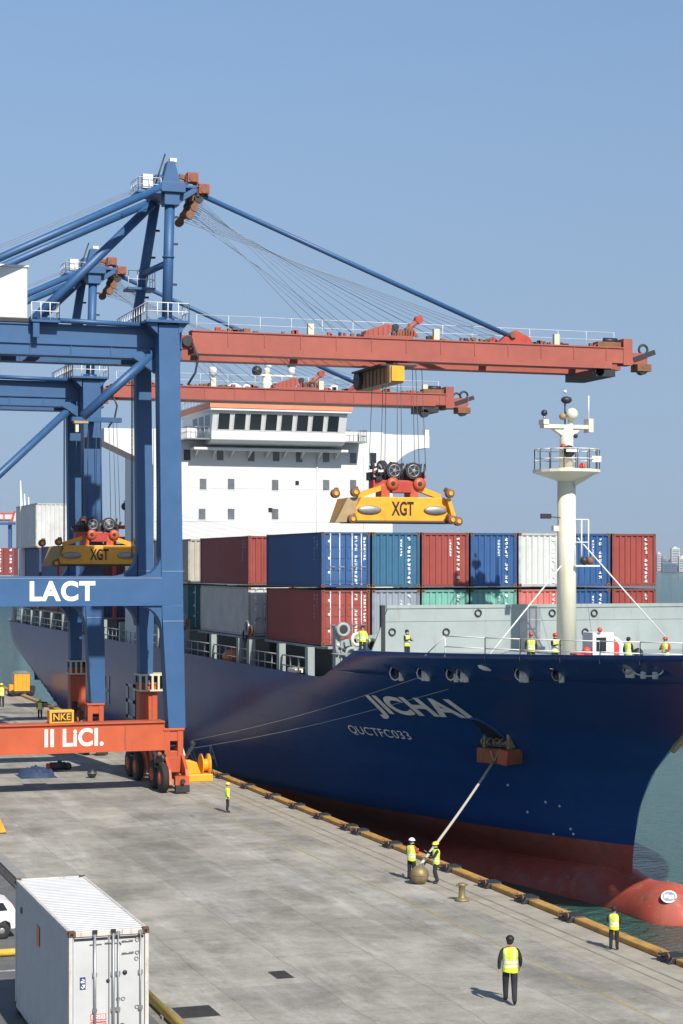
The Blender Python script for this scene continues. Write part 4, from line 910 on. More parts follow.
m.sph((FX+.25, FS-.2, z1+.75), .38, 'cream', 12); m.tube((FX+.25, FS, z1), (FX+.25, FS, z1+.6), .15, 'cream'); m.sph((FX-.35, FS-.2, z1+.6), .22, 'tan', 10); m.tube((FX-.1, FS, z1), (FX-.1, FS, z1+1.7), .05, 'dark'); m.sph((FX-.05, FS-.1, z1+1.6), .28, 'dark', 10, (1.3, 1, .8)); m.sph((FX-.1, FS, z1+2.1), .12, 'white', 8); m.obj('mast_crosstree', fm)
m = MB(); z2 = zm(452); m.sph((FX-.15, FS-.62, z2), .38, 'dark', 12); m.b2(FX-.5, FX+.3, FS-1.03, FS-.98, z2-.05, z2+.1, 'rail'); m.sph((FX-.5, FS-.6, z2+.3), .17, 'hatr', 8); m.b2(FX+.9, FX+1.5, FS-1.6, FS-1.5, zm(463), zm(457), 'white'); m.sph((FX+.6, FS-.9, zm(467)), .22, 'redlabel', 8); m.sph((FX+.5, FS-.2, zm(436)), .15, 'dark', 8); m.obj('mast_lamp', fm)
m = MB(); z3 = zm(565); m.rail([(FX+.3, FS-.5, z3), (FX+1.2, FS-.5, z3)], 'rail', 2.7, .5, .045); m.b2(FX+.2, FX+1.8, FS-.8, FS-.2, z3-.1, z3, 'rail'); m.sph((FX+.8, FS-.7, z3+.25), .28, 'dark', 8); m.sph((FX+1.2, FS-.7, z3+.25), .25, 'brown', 8); m.b2(FX-.95, FX-.6, FS-.25, FS+.1, zm(531), zm(526), 'cream'); m.b2(FX-1.75, FX-1.1, FS-.25, FS-.1, zm(519), zm(514), 'dark'); m.tube((FX-1.1, FS-.2, zm(517)), (FX-.5, FS-.2, zm(518)), .03, 'dark'); m.obj('mast_bracket', fm)
m = MB()
for px, py, zt in ((490, 654, 566), (668, 640, 538)): e_ = bp(px, py, FS-3 if px < 600 else FS-2); m.tube((FX-.5 if px < 600 else FX+.6, FS-.3, zm(zt)), e_, .045, 'rail', 6)
m.tube((FX-.2, FS-.2, zm(430)), (FX+2.8, FS+2, DK), .012, 'wirelt', 4)
m.obj('mast_stay', fm)
# forecastle railing (white) and gear
m = MB(); pts = []
for px in (425, 445, 485, 520, 560, 600, 640, 683, 720, 760):
    d = ray(px, 640); tt = 92
    while tt < 125 and not ((d*tt).x >= hx((d*tt).y, 9.9)+.25): tt += .1
    pts.append(V(((d*tt).x, (d*tt).y, 9.6)))
m.rail(pts[1:], 'rail', 1.12, 2.2, .035); m.tube(pts[0]+V((0, 0, .0)), pts[1]+V((0, 0, 1.12)), .035, 'rail'); m.obj('bow_railing', ship)
def dk(px, py=640, back=1.0):                       # spot on the forecastle deck behind the port bulwark
    d = ray(px, py); tt = 92
    while tt < 125 and not ((d*tt).x >= hx((d*tt).y, 9.5)+back): tt += .1
    return V(((d*tt).x, (d*tt).y, DK))
m = MB(); q = dk(606, back=3); x_, y_ = q.x, q.y
m.b2(x_-.95, x_+.25, y_-.4, y_+.8, DK, 11.05, 'white'); m.prism([(x_+.251, DK), (x_+1.3, DK), (x_+1.25, 9.7), (x_+1.0, 10.3), (x_+.6, 10.75), (x_+.251, 10.9)], 'y', y_-.3, y_+.7, 'white'); m.prism([(x_+.3, DK+.1), (x_+.62, DK+.1), (x_+.6, 10.4), (x_+.3, 10.75)], 'y', y_-.33, y_-.302, 'redlabel')
dc = m.obj('deck_cabin', ship, bevel=.08)
m = MB(); m.b2(x_-.75, x_-.2, y_-.43, y_-.402, 10.1, 10.8, 'glass'); m.sph((x_-.6, y_-.5, 11.2), .14, 'redlabel', 8); m.b2(x_-1.9, x_-1.1, y_-.5, y_+.3, DK, 10.0, 'redlabel'); m.sph((x_-1.3, y_-.4, 10.1), .25, 'redlabel', 8); m.obj('cabin_fittings', dc)
for px, zz, mm in ((638, 9.95, 'dark'), (646, 9.5, 'dark'), (548, 9.4, 'steel'), (653, 9.3, 'dark')):
    m = MB(); q = dk(px, back=2.2); m.tube(q, (q.x, q.y, zz), .14, 'steel', 8); m.sph((q.x, q.y, zz+.1), .28, mm, 10); m.obj('deck_vent', ship)
m = MB(); q = dk(490, back=1.2); m.sph((q.x, q.y, 9.2), .55, 'rail', 12, (1.3, .8, .6)); m.obj('rope_coil_cover', ship)
# anchor pocket
q = hullpt(501, 742); AP = q
n = (V((hx(q.y+.5, q.z), q.y+.5, 0))-V((hx(q.y-.5, q.z), q.y-.5, 0))).normalized(); nn = V((-n.y, n.x, 0)); nn = nn if nn.x < 0 else -nn
def A_(u, w_, z): return AP+n*u+nn*w_+V((0, 0, z))
def onh(s_, z, off=.05):
    e_ = .4; tx_ = V((hx(s_+e_, z)-hx(s_-e_, z), 2*e_, 0)); tz_ = V((hx(s_, z+e_)-hx(s_, z-e_), 0, 2*e_)); nr = tz_.cross(tx_).normalized()
    nr = nr if nr.x < 0 else -nr
    return V((hx(s_, z), s_, z))+nr*off
m = MB()
rr_ = [onh(AP.y+.62*math.cos(2*math.pi*k/24), AP.z+.5+.95*math.sin(2*math.pi*k/24), .06) for k in range(25)]
m.path(rr_, .10, 'hull', 8)
cc = [m.bm.verts.new(onh(AP.y+.58*math.cos(2*math.pi*k/20), AP.z+.5+.9*math.sin(2*math.pi*k/20), .03)) for k in range(20)]; cv = m.bm.verts.new(onh(AP.y, AP.z+.5, .03))
for k in range(20): m._f([cc[k], cc[(k+1) % 20], cv], 'black')  # flat black disc: the pocket's shade put into colour, no hollow cut
m.obj('hawse_pocket', ship)
m = MB()
base = onh(AP.y+.1, AP.z-.25, .75)
def B2(u, w_, z): return base+n*u+nn*w_+V((0, 0, z))
for (u0, u1, w0, w1, z0, z1, mm) in ((-1.15, 1.15, -.9, .4, -.45, .4, 'anchor'), (-.95, -.8, -.3, .1, .4, 1.5, 'tan'), (.8, .95, -.3, .1, .4, 1.5, 'tan'), (-.9, .9, -.7, -.3, .45, .9, 'greygreen')):
    if mm == 'anchor': mm = 'anchorbox'
    vsb = [m.bm.verts.new(B2(u, w_, z)) for u in (u0, u1) for w_ in (w0, w1) for z in (z0, z1)]
    for qd in ((0, 1, 3, 2), (4, 6, 7, 5), (0, 4, 5, 1), (2, 3, 7, 6), (0, 2, 6, 4), (1, 5, 7, 3)): m._f([vsb[i] for i in qd], mm)
for k in range(5): m.torus(B2(-.9+.45*k, .0, .75), .2, .07, 'brass', 'y', 10, 5)
m.tube(B2(-.5, .43, .3), B2(-.2, .45, -.3), .06, 'tan'); m.tube(B2(.1, .43, .3), B2(-.2, .45, -.3), .06, 'tan')
m.obj('anchor', ship, bevel=.03)
m = MB(); p = [B2(-1.25, .46, .3), B2(-.6, .5, .45), B2(-.5, .52, -.4), B2(-1.15, .5, -.5)]; vs_ = [m.bm.verts.new(x) for x in p]; vs2 = [m.bm.verts.new(x+nn*.05) for x in p]
m._f(vs_, 'orangeflag' if False else 'orange'); m._f(vs2[::-1], 'orange')
for k in range(4): m._f([vs_[k], vs_[(k+1) % 4], vs2[(k+1) % 4], vs2[k]], 'orange')
m.obj('anchor_flag', ship)
# hull lettering follows the shell
def hulltext(body, px0, px1, py, h_, mm, thick, ital, name):
    q0 = hullpt(px0, py[0]); q1 = hullpt(px1, py[1]); sm = (q0.y+q1.y)/2; zm_ = (q0.z+q1.z)/2; wd = abs(q0.y-q1.y); sl_ = (q1.z-q0.z)/(wd)
    m = MB(); m.text(body, None, wd, h_, mm, fn=lambda u, z: onh(sm-u, zm_+z+u*sl_, .05), thick=thick, spacing=1.05, ital=ital, sub=2)
    return m.obj(name, ship, recalc=False)
hulltext('JICHAI', 373, 466, (706, 711), 1.5, 'name', .04, .28, 'name_lettering')
hulltext('QUCTFC033', 350, 411, (729, 736),   .62, 'name', .004, .18, 'port_lettering')
m = MB()
def hbar(px, py, ds, dz, mm='dull'):
    q = hullpt(px, py); pts = [onh(q.y+a*ds, q.z+c*dz, .05) for a, c in ((-.5, -.5), (.5, -.5), (.5, .5), (-.5, .5))]; m.poly(pts, mm)
for px in (105, 109): hbar(px, 690, .7, 2.6)
hbar(107, 690, 2.0, .3)
for px in (127.5, 134.5): hbar(px, 701, .9, 3.1)
for py in (685, 701, 717): hbar(131, py, 3.8, .32)
q = hullpt(213, 755)
for sg in (-.5, .5):
    m.poly([onh(q.y+sg*.2-.18, q.z+.75, .05), onh(q.y+sg*.2+.18, q.z+.75, .05), onh(q.y+sg*1.5+.2, q.z-.75, .05), onh(q.y+sg*1.5-.2, q.z-.75, .05)], 'dull')
hbar(213, 757, 1.3, .25)
m.obj('hull_mark', ship)
m = MB()
for px, py in ((508, 785), (546, 802), (560, 806), (574, 834), (571, 829), (554, 834), (528, 812)): q = hullpt(px, py); p = onh(q.y, q.z, .0); m.sph(p, .08, 'rail', 8)
m.obj('hull_stud', ship)
# bulb emblem
m = MB(); c_ = V((CX-.62, bs0+.0, cz+1.05)); 
dq = ray(669, 897); tt = 70
def bulb_in(p):
    t = (p.y-bs0)/27
    if t < 0: return False
    rr = math.sqrt(max(0, 1-(1-t/.1)**2)) if t < .1 else 1
    a_, c2 = 1.9*rr+1e-6, 2.25*rr+1e-6
    return ((p.x-CX)/a_)**2+((p.z-cz-.15*(1-t))/c2)**2 < 1
while tt < 130 and not bulb_in(V((0, 0, H))+dq*tt): tt += .02
ec = V((0, 0, H))+dq*(tt); en = (ec-V((CX, bs0+2.6, cz+.1))).normalized()
rot = en.to_track_quat('Z', 'Y').to_matrix()
def disc(r0, off, mm, n_=24):
    m.poly([ec+en*(off-(0 if r0 < .3 else .0))+rot @ V((r0*math.cos(2*math.pi*k/n_), r0*math.sin(2*math.pi*k/n_), 0)) for k in range(n_)], mm)
disc(.42, .03, 'letter'); disc(.33, .036, 'c_slate')
for a_ in range(4): p = ec+en*.042+rot @ V((-.2+.13*a_, .05*math.sin(a_*2), 0)); m.poly([p+rot @ V(q_) for q_ in ((-.05, -.14, 0), (.06, -.1, 0), (.05, .13, 0), (-.06, .1, 0))], 'letter')
m.obj('bulb_emblem', ship)
m = MB(); d = ray(610, 882); t = (CX-.3)/d.x; q = V((0, 0, H))+d*t; m.beam(q+V((-.6, 1.0, .35)), q+V((.7, -1.0, -.2)), .5, .35, 'orange'); m.b2(q.x+.3, q.x+.9, q.y-1.2, q.y-.6, q.z-.4, q.z+.2, 'brown'); m.obj('bulb_fitting', ship)
# starboard anchor
m = MB(); q = V((CX+2.0, 86.5, 6.0)); d = ray(681, 744); t = 97.5; q = V((0, 0, H))+d*t; m.beam(q+V((.8, 0, .9)), q+V((-.5, 0, -.4)), .5, .4, 'tan', .2, .2); m.sph(q+V((.6, 0, .9)), .45, 'dark', 10); m.obj('starboard_anchor', ship)

# ------------------------------------------------------------------ containers
CW, CH = 3.24, 3.52
MC = {}
def glyphs(m, x0, y, z0, n, sz, mm, face='-y', rnd=None, sgn=1):
    rnd = rnd or random
    for k in range(n):
        zc = z0-k*sz*1.45
        if rnd.random() < .12: continue
        for i in range(3):
            for j in range(4):
                if rnd.random() < .6:
                    u = x0+(i-1)*sz*.33; z = zc+(j-1.5)*sz*.25
                    if face == '-y': m.b2(u-sz*.17, u+sz*.17, y-.006, y, z-sz*.13, z+sz*.13, mm)
                    else: m.b2(y-.006, y, u-sz*.17, u+sz*.17, z-sz*.13, z+sz*.13, mm)
def corr(m, axis, a0, a1, z0, z1, pos, out, mm, per=.36, dep=.07):
    # corrugated wall; axis is the running direction, out = sign of outward normal along the other axis
    n = int((a1-a0)/per); per = (a1-a0)/n; pr_ = []
    for k in range(n): s_ = a0+k*per; pr_ += [(s_, 0), (s_+per*.3, 0), (s_+per*.45, -dep), (s_+per*.85, -dep)]
    pr_.append((a1, 0))
    P = lambda a, d_, z: (a, pos+out*d_, z) if axis == 'x' else (pos+out*d_, a, z)
    lo = [m.bm.verts.new(P(a, d_, z0)) for a, d_ in pr_]; hi = [m.bm.verts.new(P(a, d_, z1)) for a, d_ in pr_]
    for k in range(len(pr_)-1): m._f([lo[k], lo[k+1], hi[k+1], hi[k]], mm)
def cont_parts(col, L, W, Hh, doors, seed, mark='letter', perf=.36):
    key = (col, L, W, Hh, doors, seed)
    if key in MC: return MC[key]
    rnd = random.Random(seed); c, f = 'c_'+col, 'f_'+col; out = []
    m = MB(); x, y = W/2, L/2; p = .17
    corr(m, 'y', -y+p, y-p, .16, Hh-.14, -x+.03, -1, c, perf, .016); corr(m, 'y', -y+p, y-p, .16, Hh-.14, x-.03, 1, c, perf, .016)
    corr(m, 'x', -x+p, x-p, .16, Hh-.14, y-.03, 1, c, .4)
    if not doors: corr(m, 'x', -x+p, x-p, .16, Hh-.14, -y+.03, -1, c, W/8)
    m.poly([(-x+.05, -y+.05, Hh-.06), (x-.05, -y+.05, Hh-.06), (x-.05, y-.05, Hh-.06), (-x+.05, y-.05, Hh-.06)], c); m.poly([(-x+.05, -y+.05, .1), (x-.05, -y+.05, .1), (x-.05, y-.05, .1), (-x+.05, y-.05, .1)], f)
    out.append(('body', m, 0, None))
    m = MB()
    for a in (-1, 1):
        for b_ in (-1, 1): m.b2(a*x-(p if a > 0 else 0), a*x+(p if a < 0 else 0), b_*y-(p if b_ > 0 else 0), b_*y+(p if b_ < 0 else 0), 0.2, Hh-.2, f)
        m.b2(a*x-(.12 if a > 0 else 0), a*x+(.12 if a < 0 else 0), -y+.22, y-.22, .02, .17, f); m.b2(a*x-(.12 if a > 0 else 0), a*x+(.12 if a < 0 else 0), -y+.22, y-.22, Hh-.15, Hh-.02, f)
        m.b2(-x+.2, x-.2, a*y-(.14 if a > 0 else 0), a*y+(.14 if a < 0 else 0), .02, .18, f); m.b2(-x+.2, x-.2, a*y-(.14 if a > 0 else 0), a*y+(.14 if a < 0 else 0), Hh-.16, Hh-.02, f)
    out.append(('frame', m, .012, None))
    m = MB()
    for a in (-1, 1):
        for b_ in (-1, 1):
            for z in (.1, Hh-.1): m.box((a*(x-.1), b_*(y-.1), z), (.215, .215, .2), 'brown'); m.b2(a*(x-.1)-.05, a*(x-.1)+.05, b_*(y+.01)-.004, b_*(y+.01)+.004, z-.05, z+.05, 'black')
    out.append(('corner_casting', m, .015, None))
    if doors:
        for sg in (-1, 1):
            m = MB(); x0, x1 = (-x+.19, -.02) if sg < 0 else (.02, x-.19)
            m.b2(x0, x1, -y+.06, -y+.12, .2, Hh-.18, c)
            for k in range(4): zz = .3+k*(Hh-.6)/4; m.b2(x0+.08, x1-.08, -y+.03, -y+.059, zz+.08, zz+(Hh-.6)/4-.06, c)
            out.append(('door', m, .02, None))
            for q in (.28, .72):
                b_ = MB(); xx = x0+(x1-x0)*q; b_.tube((xx, -y-.0, .12), (xx, -y-.0, Hh-.1), .032, 'rail', 8)
                for zz in (.2, Hh*.33, Hh*.66, Hh-.2): b_.b2(xx-.07, xx+.07, -y-.03, -y+.03, zz-.05, zz+.05, 'steel')
                b_.b2(xx-.02, xx+.3, -y-.05, -y-.02, Hh*.36, Hh*.38, 'steel'); out.append(('locking_bar', b_, 0, 'door'))
        m = MB(); glyphs(m, x*.42, -y+.02, Hh*.9, 13, .17, mark, rnd=rnd); glyphs(m, x*.78, -y+.02, Hh*.88, 8, .15, mark, rnd=rnd)
        for zz in (.83, .56, .3): m.lathe([(.02, -.006), (.10, -.003), (.10, .004)], (-x*.68, -y+.02, Hh*zz-rnd.random()*.2), mark, 'y', 8)
        out.append(('lettering', m, 0, None))
    else:
        m = MB(); glyphs(m, x*.55, -y+.024, Hh*.88, 11, .19, mark, rnd=rnd); glyphs(m, x*.22, -y+.024, Hh*.85, 6, .13, mark, rnd=rnd) if rnd.random() < .6 else None
        out.append(('lettering', m, 0, None))
    m = MB()
    for i_, nn_ in ((0, 4), (1, 7)): glyphs(m, -y+1.0+.55*i_, -x+.025, Hh*.9, nn_, .16, 'dull', face='-x', rnd=rnd)
    out.append(('side_lettering', m, 0, None))
    res = []
    for nm, m_, bv, par in out:
        bmesh.ops.recalc_face_normals(m_.bm, faces=m_.bm.faces)
        me = bpy.data.meshes.new(nm); m_.bm.to_mesh(me); m_.bm.free()
        for k in m_.ms: me.materials.append(M[k])
        res.append((nm, me, bv, par))
    MC[key] = res; return res
def container(cx, cy, z, L, col, doors, label, group=None, W=CW, Hh=CH, seed=0, name='shipping_container', mark='letter', skip=()):
    r = thing(name, label, 'container', (cx, cy, z), group); last = None
    for nm, me, bv, par in cont_parts(col, L, W, Hh, doors, seed, mark):
        if nm in skip: continue
        o = bpy.data.objects.new(nm, me); C.objects.link(o); o.parent = last if par else r
        if nm == 'door': last = o
    return r
x0 = 37.15; Z0 = 9.4; pitch = 3.39; TS = 3.68
up = [('blue', True), ('teal', False), ('red', False), ('blue', False), ('white', False), ('blue', False), ('red', False)]
lo = [('red', True), ('slate', False), ('green', False), ('green', False), ('pink', False), ('blue', False), ('red', False)]
upl = ['blue container with double doors, upper tier, leftmost at the bow end of the stack', 'teal blue container in the upper tier right of the doored blue one', 'red container in the upper tier, fourth from the right end of the row visible left of mast', 'blue container in the upper tier just left of the white one', 'white container in the upper tier just left of the cream foremast', 'blue container in the upper tier directly right of the cream foremast', 'red container in the upper tier at the right end of the row']
lol = ['red container with double doors, lower tier, under the doored blue one', 'slate grey container in the lower tier right of the doored red one', 'left one of the two mint green containers above the breakwater', 'right one of the two mint green containers above the breakwater', 'salmon pink container in the lower tier left of the cream foremast', 'blue container in the lower tier right of the cream foremast', 'red container in the lower tier at the right end of the row']
upl[2] = 'red container in the upper tier between teal blue and blue ones'
L1 = 12.3
for k in range(7):
    cx = x0+CW/2+k*pitch
    container(cx, 114+L1/2, Z0+TS, L1, up[k][0], up[k][1], upl[k], 'containers on the forward bay', seed=k)
    container(cx, 114+L1/2, Z0, L1, lo[k][0], lo[k][1], lol[k], 'containers on the forward bay', seed=20+k)
L2 = 13.8
for k, (u, l_) in enumerate((('brown', 'white'), ('blue', 'grey'))):
    cx = x0+CW/2+k*pitch
    container(cx, 130.9+L2/2, Z0+TS, L2, 'red' if k == 0 else u, False, 'dark red container stacked on a white one right of the crane leg' if k == 0 else 'blue container hidden behind the dark red one of the second bay', 'containers on the second bay', seed=40+k)
    container(cx, 130.9+L2/2, Z0, L2, l_, True if k == 0 else False, 'white ribbed container under the dark red one right of the crane leg' if k == 0 else 'grey container hidden behind the white one of the second bay', 'containers on the second bay', seed=50+k)
container(x0+CW/2, 148.6+6.1, Z0+TS, 12.2, 'tan', False, 'off white container between the two near blue crane legs and the dark red one', 'containers on the third bay', seed=60)
container(x0+CW/2, 148.6+6.1, Z0, 12.2, 'sea', True, 'teal green container low behind the near crane leg', 'containers on the third bay', seed=61)
container(x0+CW/2+pitch, 148.6+6.1, Z0+TS, 12.2, 'grey', False, 'grey container beside the off white one of the third bay', 'containers on the third bay', seed=62)
# after bays
aft = [(183.5, 'brown', 'navy'), (196.5, 'red', 'brown'), (207.5, 'navy', 'brown')]
for k, (s_, u, l_) in enumerate(aft):
    for c in range(2):
        container(x0+CW/2+c*pitch, s_+5.2, Z0+TS, 10.4, (u, 'brown')[c], False, ['brown red', 'red', 'navy blue'][k]+' container aft of the superstructure behind the far crane legs, '+('port column' if c == 0 else 'second column'), 'containers on the after bays', seed=70+k)
        container(x0+CW/2+c*pitch, s_+5.2, Z0, 10.4, (l_, 'grey')[c], False, ['navy', 'dark brown', 'maroon'][k]+' container at deck level behind the LACT beam, '+('port column' if c == 0 else 'second column'), 'containers on the after bays', seed=80+k)
# stern stack with the tall pale box on top
container(39.05, 221.2+7.2, 12.95, 14.4, 'navy', False, 'navy blue container under the tall pale grey container at the stern', 'containers on the stern bay', seed=90)
container(39.05, 221.2+7.2, Z0, 14.4, 'grey', False, 'grey container at the bottom of the stern stack', 'containers on the stern bay', seed=91)
container(39.05, 221.2+7.2, 16.52, 14.4, 'white', False, 'tall pale grey container topping the stern stack at the left', 'containers on the stern bay', W=4.0, Hh=5.2, seed=92, skip=('lettering', 'side_lettering'))

# near white container on the quay
def near_container():
    sf = 52.3; L = 9.5; W = 2.26; Hh = 4.12; xc = 9.68+W/2; z = .2
    r = thing('shipping_container', 'large white rust stained container standing on the quay in the near left corner', 'container', (xc, sf+L/2, 0))
    w = {}
    M['c_nw'] = mat('container_white', (.50, .505, .495), .5, var=.08, scale=.9, rust=.45, rustcol=(.42, .36, .28), rscale=1.2)
    M['f_nw'] = mat('container_white_frame', (.56, .53, .47), .55, var=.12, scale=2, rust=1.0, rustcol=(.26, .12, .05), rscale=2.2)
    M['castr'] = mat('rusty_casting', (.13, .06, .03), .8, var=.5, scale=9)
    x, y = W/2, L/2
    def loc(m):
        for v in m.bm.verts: v.co.z += z
        return m
    m = MB(); corr(m, 'y', -y+.1, y-.1, .14, Hh-.1, -x+.02, -1, 'c_nw', .27, .018); corr(m, 'y', -y+.1, y-.1, .14, Hh-.1, x-.02, 1, 'c_nw', .27, .035); corr(m, 'x', -x+.1, x-.1, .14, Hh-.1, y-.02, 1, 'c_nw', .27, .035); m.poly([(-x+.03, -y+.03, .1), (x-.03, -y+.03, .1), (x-.03, y-.03, .1), (-x+.03, y-.03, .1)], 'c_nw'); loc(m).obj('body', r, local=True)
    m = MB(); n = 34; pts = []
    for k in range(n): s_ = -y+.1+(L-.2)*k/n; p_ = (L-.2)/n; pts += [(s_, Hh-.02), (s_+p_*.45, Hh-.02), (s_+p_*.55, Hh-.05), (s_+p_*.9, Hh-.05)]
    a = [m.bm.verts.new((-x+.06, s_, zz)) for s_, zz in pts]; b_ = [m.bm.verts.new((x-.06, s_, zz)) for s_, zz in pts]
    for k in range(len(pts)-1): m._f([a[k], b_[k], b_[k+1], a[k+1]], 'c_nw')
    loc(m).obj('roof', r, local=True)
    m = MB()
    for a in (-1, 1):
        for c in (-1, 1): m.b2(a*x-(.11 if a > 0 else 0), a*x+(.11 if a < 0 else 0), c*y-(.13 if c > 0 else 0), c*y+(.13 if c < 0 else 0), .16, Hh-.16, 'f_nw')
        m.b2(a*x-(.09 if a > 0 else 0), a*x+(.09 if a < 0 else 0), -y+.19, y-.19, Hh-.12, Hh-.005, 'f_nw'); m.b2(a*x-(.09 if a > 0 else 0), a*x+(.09 if a < 0 else 0), -y+.19, y-.19, .0, .15, 'f_nw')
        m.b2(-x+.19, x-.19, a*y-(.12 if a > 0 else 0), a*y+(.12 if a < 0 else 0), Hh-.16, Hh-.005, 'f_nw'); m.b2(-x+.19, x-.19, a*y-(.12 if a > 0 else 0), a*y+(.12 if a < 0 else 0), .0, .16, 'f_nw')
    loc(m).obj('frame', r, bevel=.015, local=True)
    for a in (-1, 1):
        for c in (-1, 1):
            for zz in (.075, Hh-.075):
                m = MB(); m.box((a*(x-.085), c*(y-.085), zz), (.185, .185, .165), 'castr'); m.b2(a*(x-.085)-.04, a*(x-.085)+.04, c*(y+.01)-.003, c*(y+.01)+.003, zz-.04, zz+.04, 'black'); m.b2(a*(x+.01)-.003, a*(x+.01)+.003, c*(y-.085)-.04, c*(y-.085)+.04, zz-.04, zz+.04, 'black'); loc(m).obj('corner_casting', r, bevel=.015, local=True)
    for sg in (-1, 1):
        m = MB(); x0_, x1_ = (-x+.125, -.012) if sg < 0 else (.012, x-.125); m.b2(x0_, x1_, -y+.035, -y+.09, .18, Hh-.18, 'c_nw')
        m.b2(x0_+.02, x1_-.02, -y+.028, -y+.034, .2, .26, 'dark'); m.b2(x0_+.02, x1_-.02, -y+.02, -y+.034, Hh-.27, Hh-.2, 'dark')
        dr = loc(m).obj('door', r, bevel=.01, local=True)
        for q_ in ((.60,) if sg < 0 else (.10, .24)) + ((.88,) if sg > 0 else ()):
            m = MB(); xx = x0_+(x1_-x0_)*q_; rr2 = .038 if q_ in (.60, .10) else .02
            m.tube((xx, -y-.035, .02), (xx, -y-.035, Hh-.03), rr2, 'steel', 10)
            for zz in (.08, .9, 1.9, 2.9, Hh-.1): m.b2(xx-.06, xx+.06, -y-.05, -y+.03, zz-.05, zz+.05, 'steel')
            if rr2 > .03: m.box((xx, -y-.035, Hh-.03), (.13, .09, .1), 'dark')
            loc(m).obj('locking_bar', dr, local=True)
        if sg > 0:
            m = MB()
            for px_, zz, r_ in ((.45, Hh-1.22, .07), (-.03, Hh-1.42, .055), (.37, Hh-2.72, .09), (.24, Hh-2.72, .06)): m.lathe([(.01, -.03), (r_*.8, -.02), (r_, .0)], (px_, -y+.02, zz), 'dark', 'y', 12)
            for px_, zz in ((.80, Hh-.32), (.80, Hh-.68), (.78, Hh-.85), (.26, Hh-1.95), (.40, Hh-1.95), (.79, Hh-2.2)): m.torus((px_, -y+.02, zz), .05, .014, 'steel', 'y', 10, 5)
            m.path([(-.12, -y-.0, Hh-.36), (.3, -y-.0, Hh-.36), (.34, -y, Hh-.42)], .018, 'steel'); m.path([(.36, -y, Hh-.34), (.68, -y, Hh-.33)], .02, 'steel'); m.path([(.36, -y, Hh-.68), (.7, -y, Hh-.66)], .02, 'steel'); loc(m).obj('door_fittings', dr, local=True)
        else:
            m = MB(); m.b2(-.82, -.66, -y+.022, -y+.034, Hh-1.62, Hh-1.28, 'navy'); glyphs(m, -.74, -y+.02, Hh-1.38, 2, .11, 'letter', rnd=random.Random(3)); loc(m).obj('placard', dr, local=True)
            m = MB(); m.path([(-.55, -y+.0, Hh-.38), (-.2, -y+.0, Hh-.38)], .01, 'steel'); loc(m).obj('seam_bar', dr, local=True)
    m = MB(); cx_, zc = -.30, Hh-2.5
    m.b2(cx_-.22, cx_+.22, -y+.022, -y+.034, zc+.01, zc+.17, 'redlabel'); m.b2(cx_-.195, cx_+.195, -y+.019, -y+.021, zc+.03, zc+.15, 'letter'); m.text('PSD', (cx_, -y+.017, zc+.09), .34, .085, 'redlabel', thick=.01); m.b2(cx_-.22, cx_+.22, -y+.022, -y+.034, zc-.17, zc-.04, 'redlabel'); m.b2(cx_-.2, cx_+.2, -y+.019, -y+.021, zc-.10, zc-.085, 'letter'); loc(m).obj('label', r, local=True)
    m = MB(); m.b2(-x-.008, -x-.001, y-4.6, y-4.1, Hh-1.35, Hh-.75, 'bandor'); m.b2(-x-.008, -x-.001, y-1.3, y-1.1, Hh-.92, Hh-.72, 'dark'); loc(m).obj('side_patch', r, local=True)
    for a in (-1, 1):
        for c in (-1, 1): m = MB(); m.b2(a*(x-.15)-.12, a*(x-.15)+.12, c*(y-.25)-.2, c*(y-.25)+.2, .006, .198, 'dark'); m.obj('foot_block', r, local=True)
near_container()

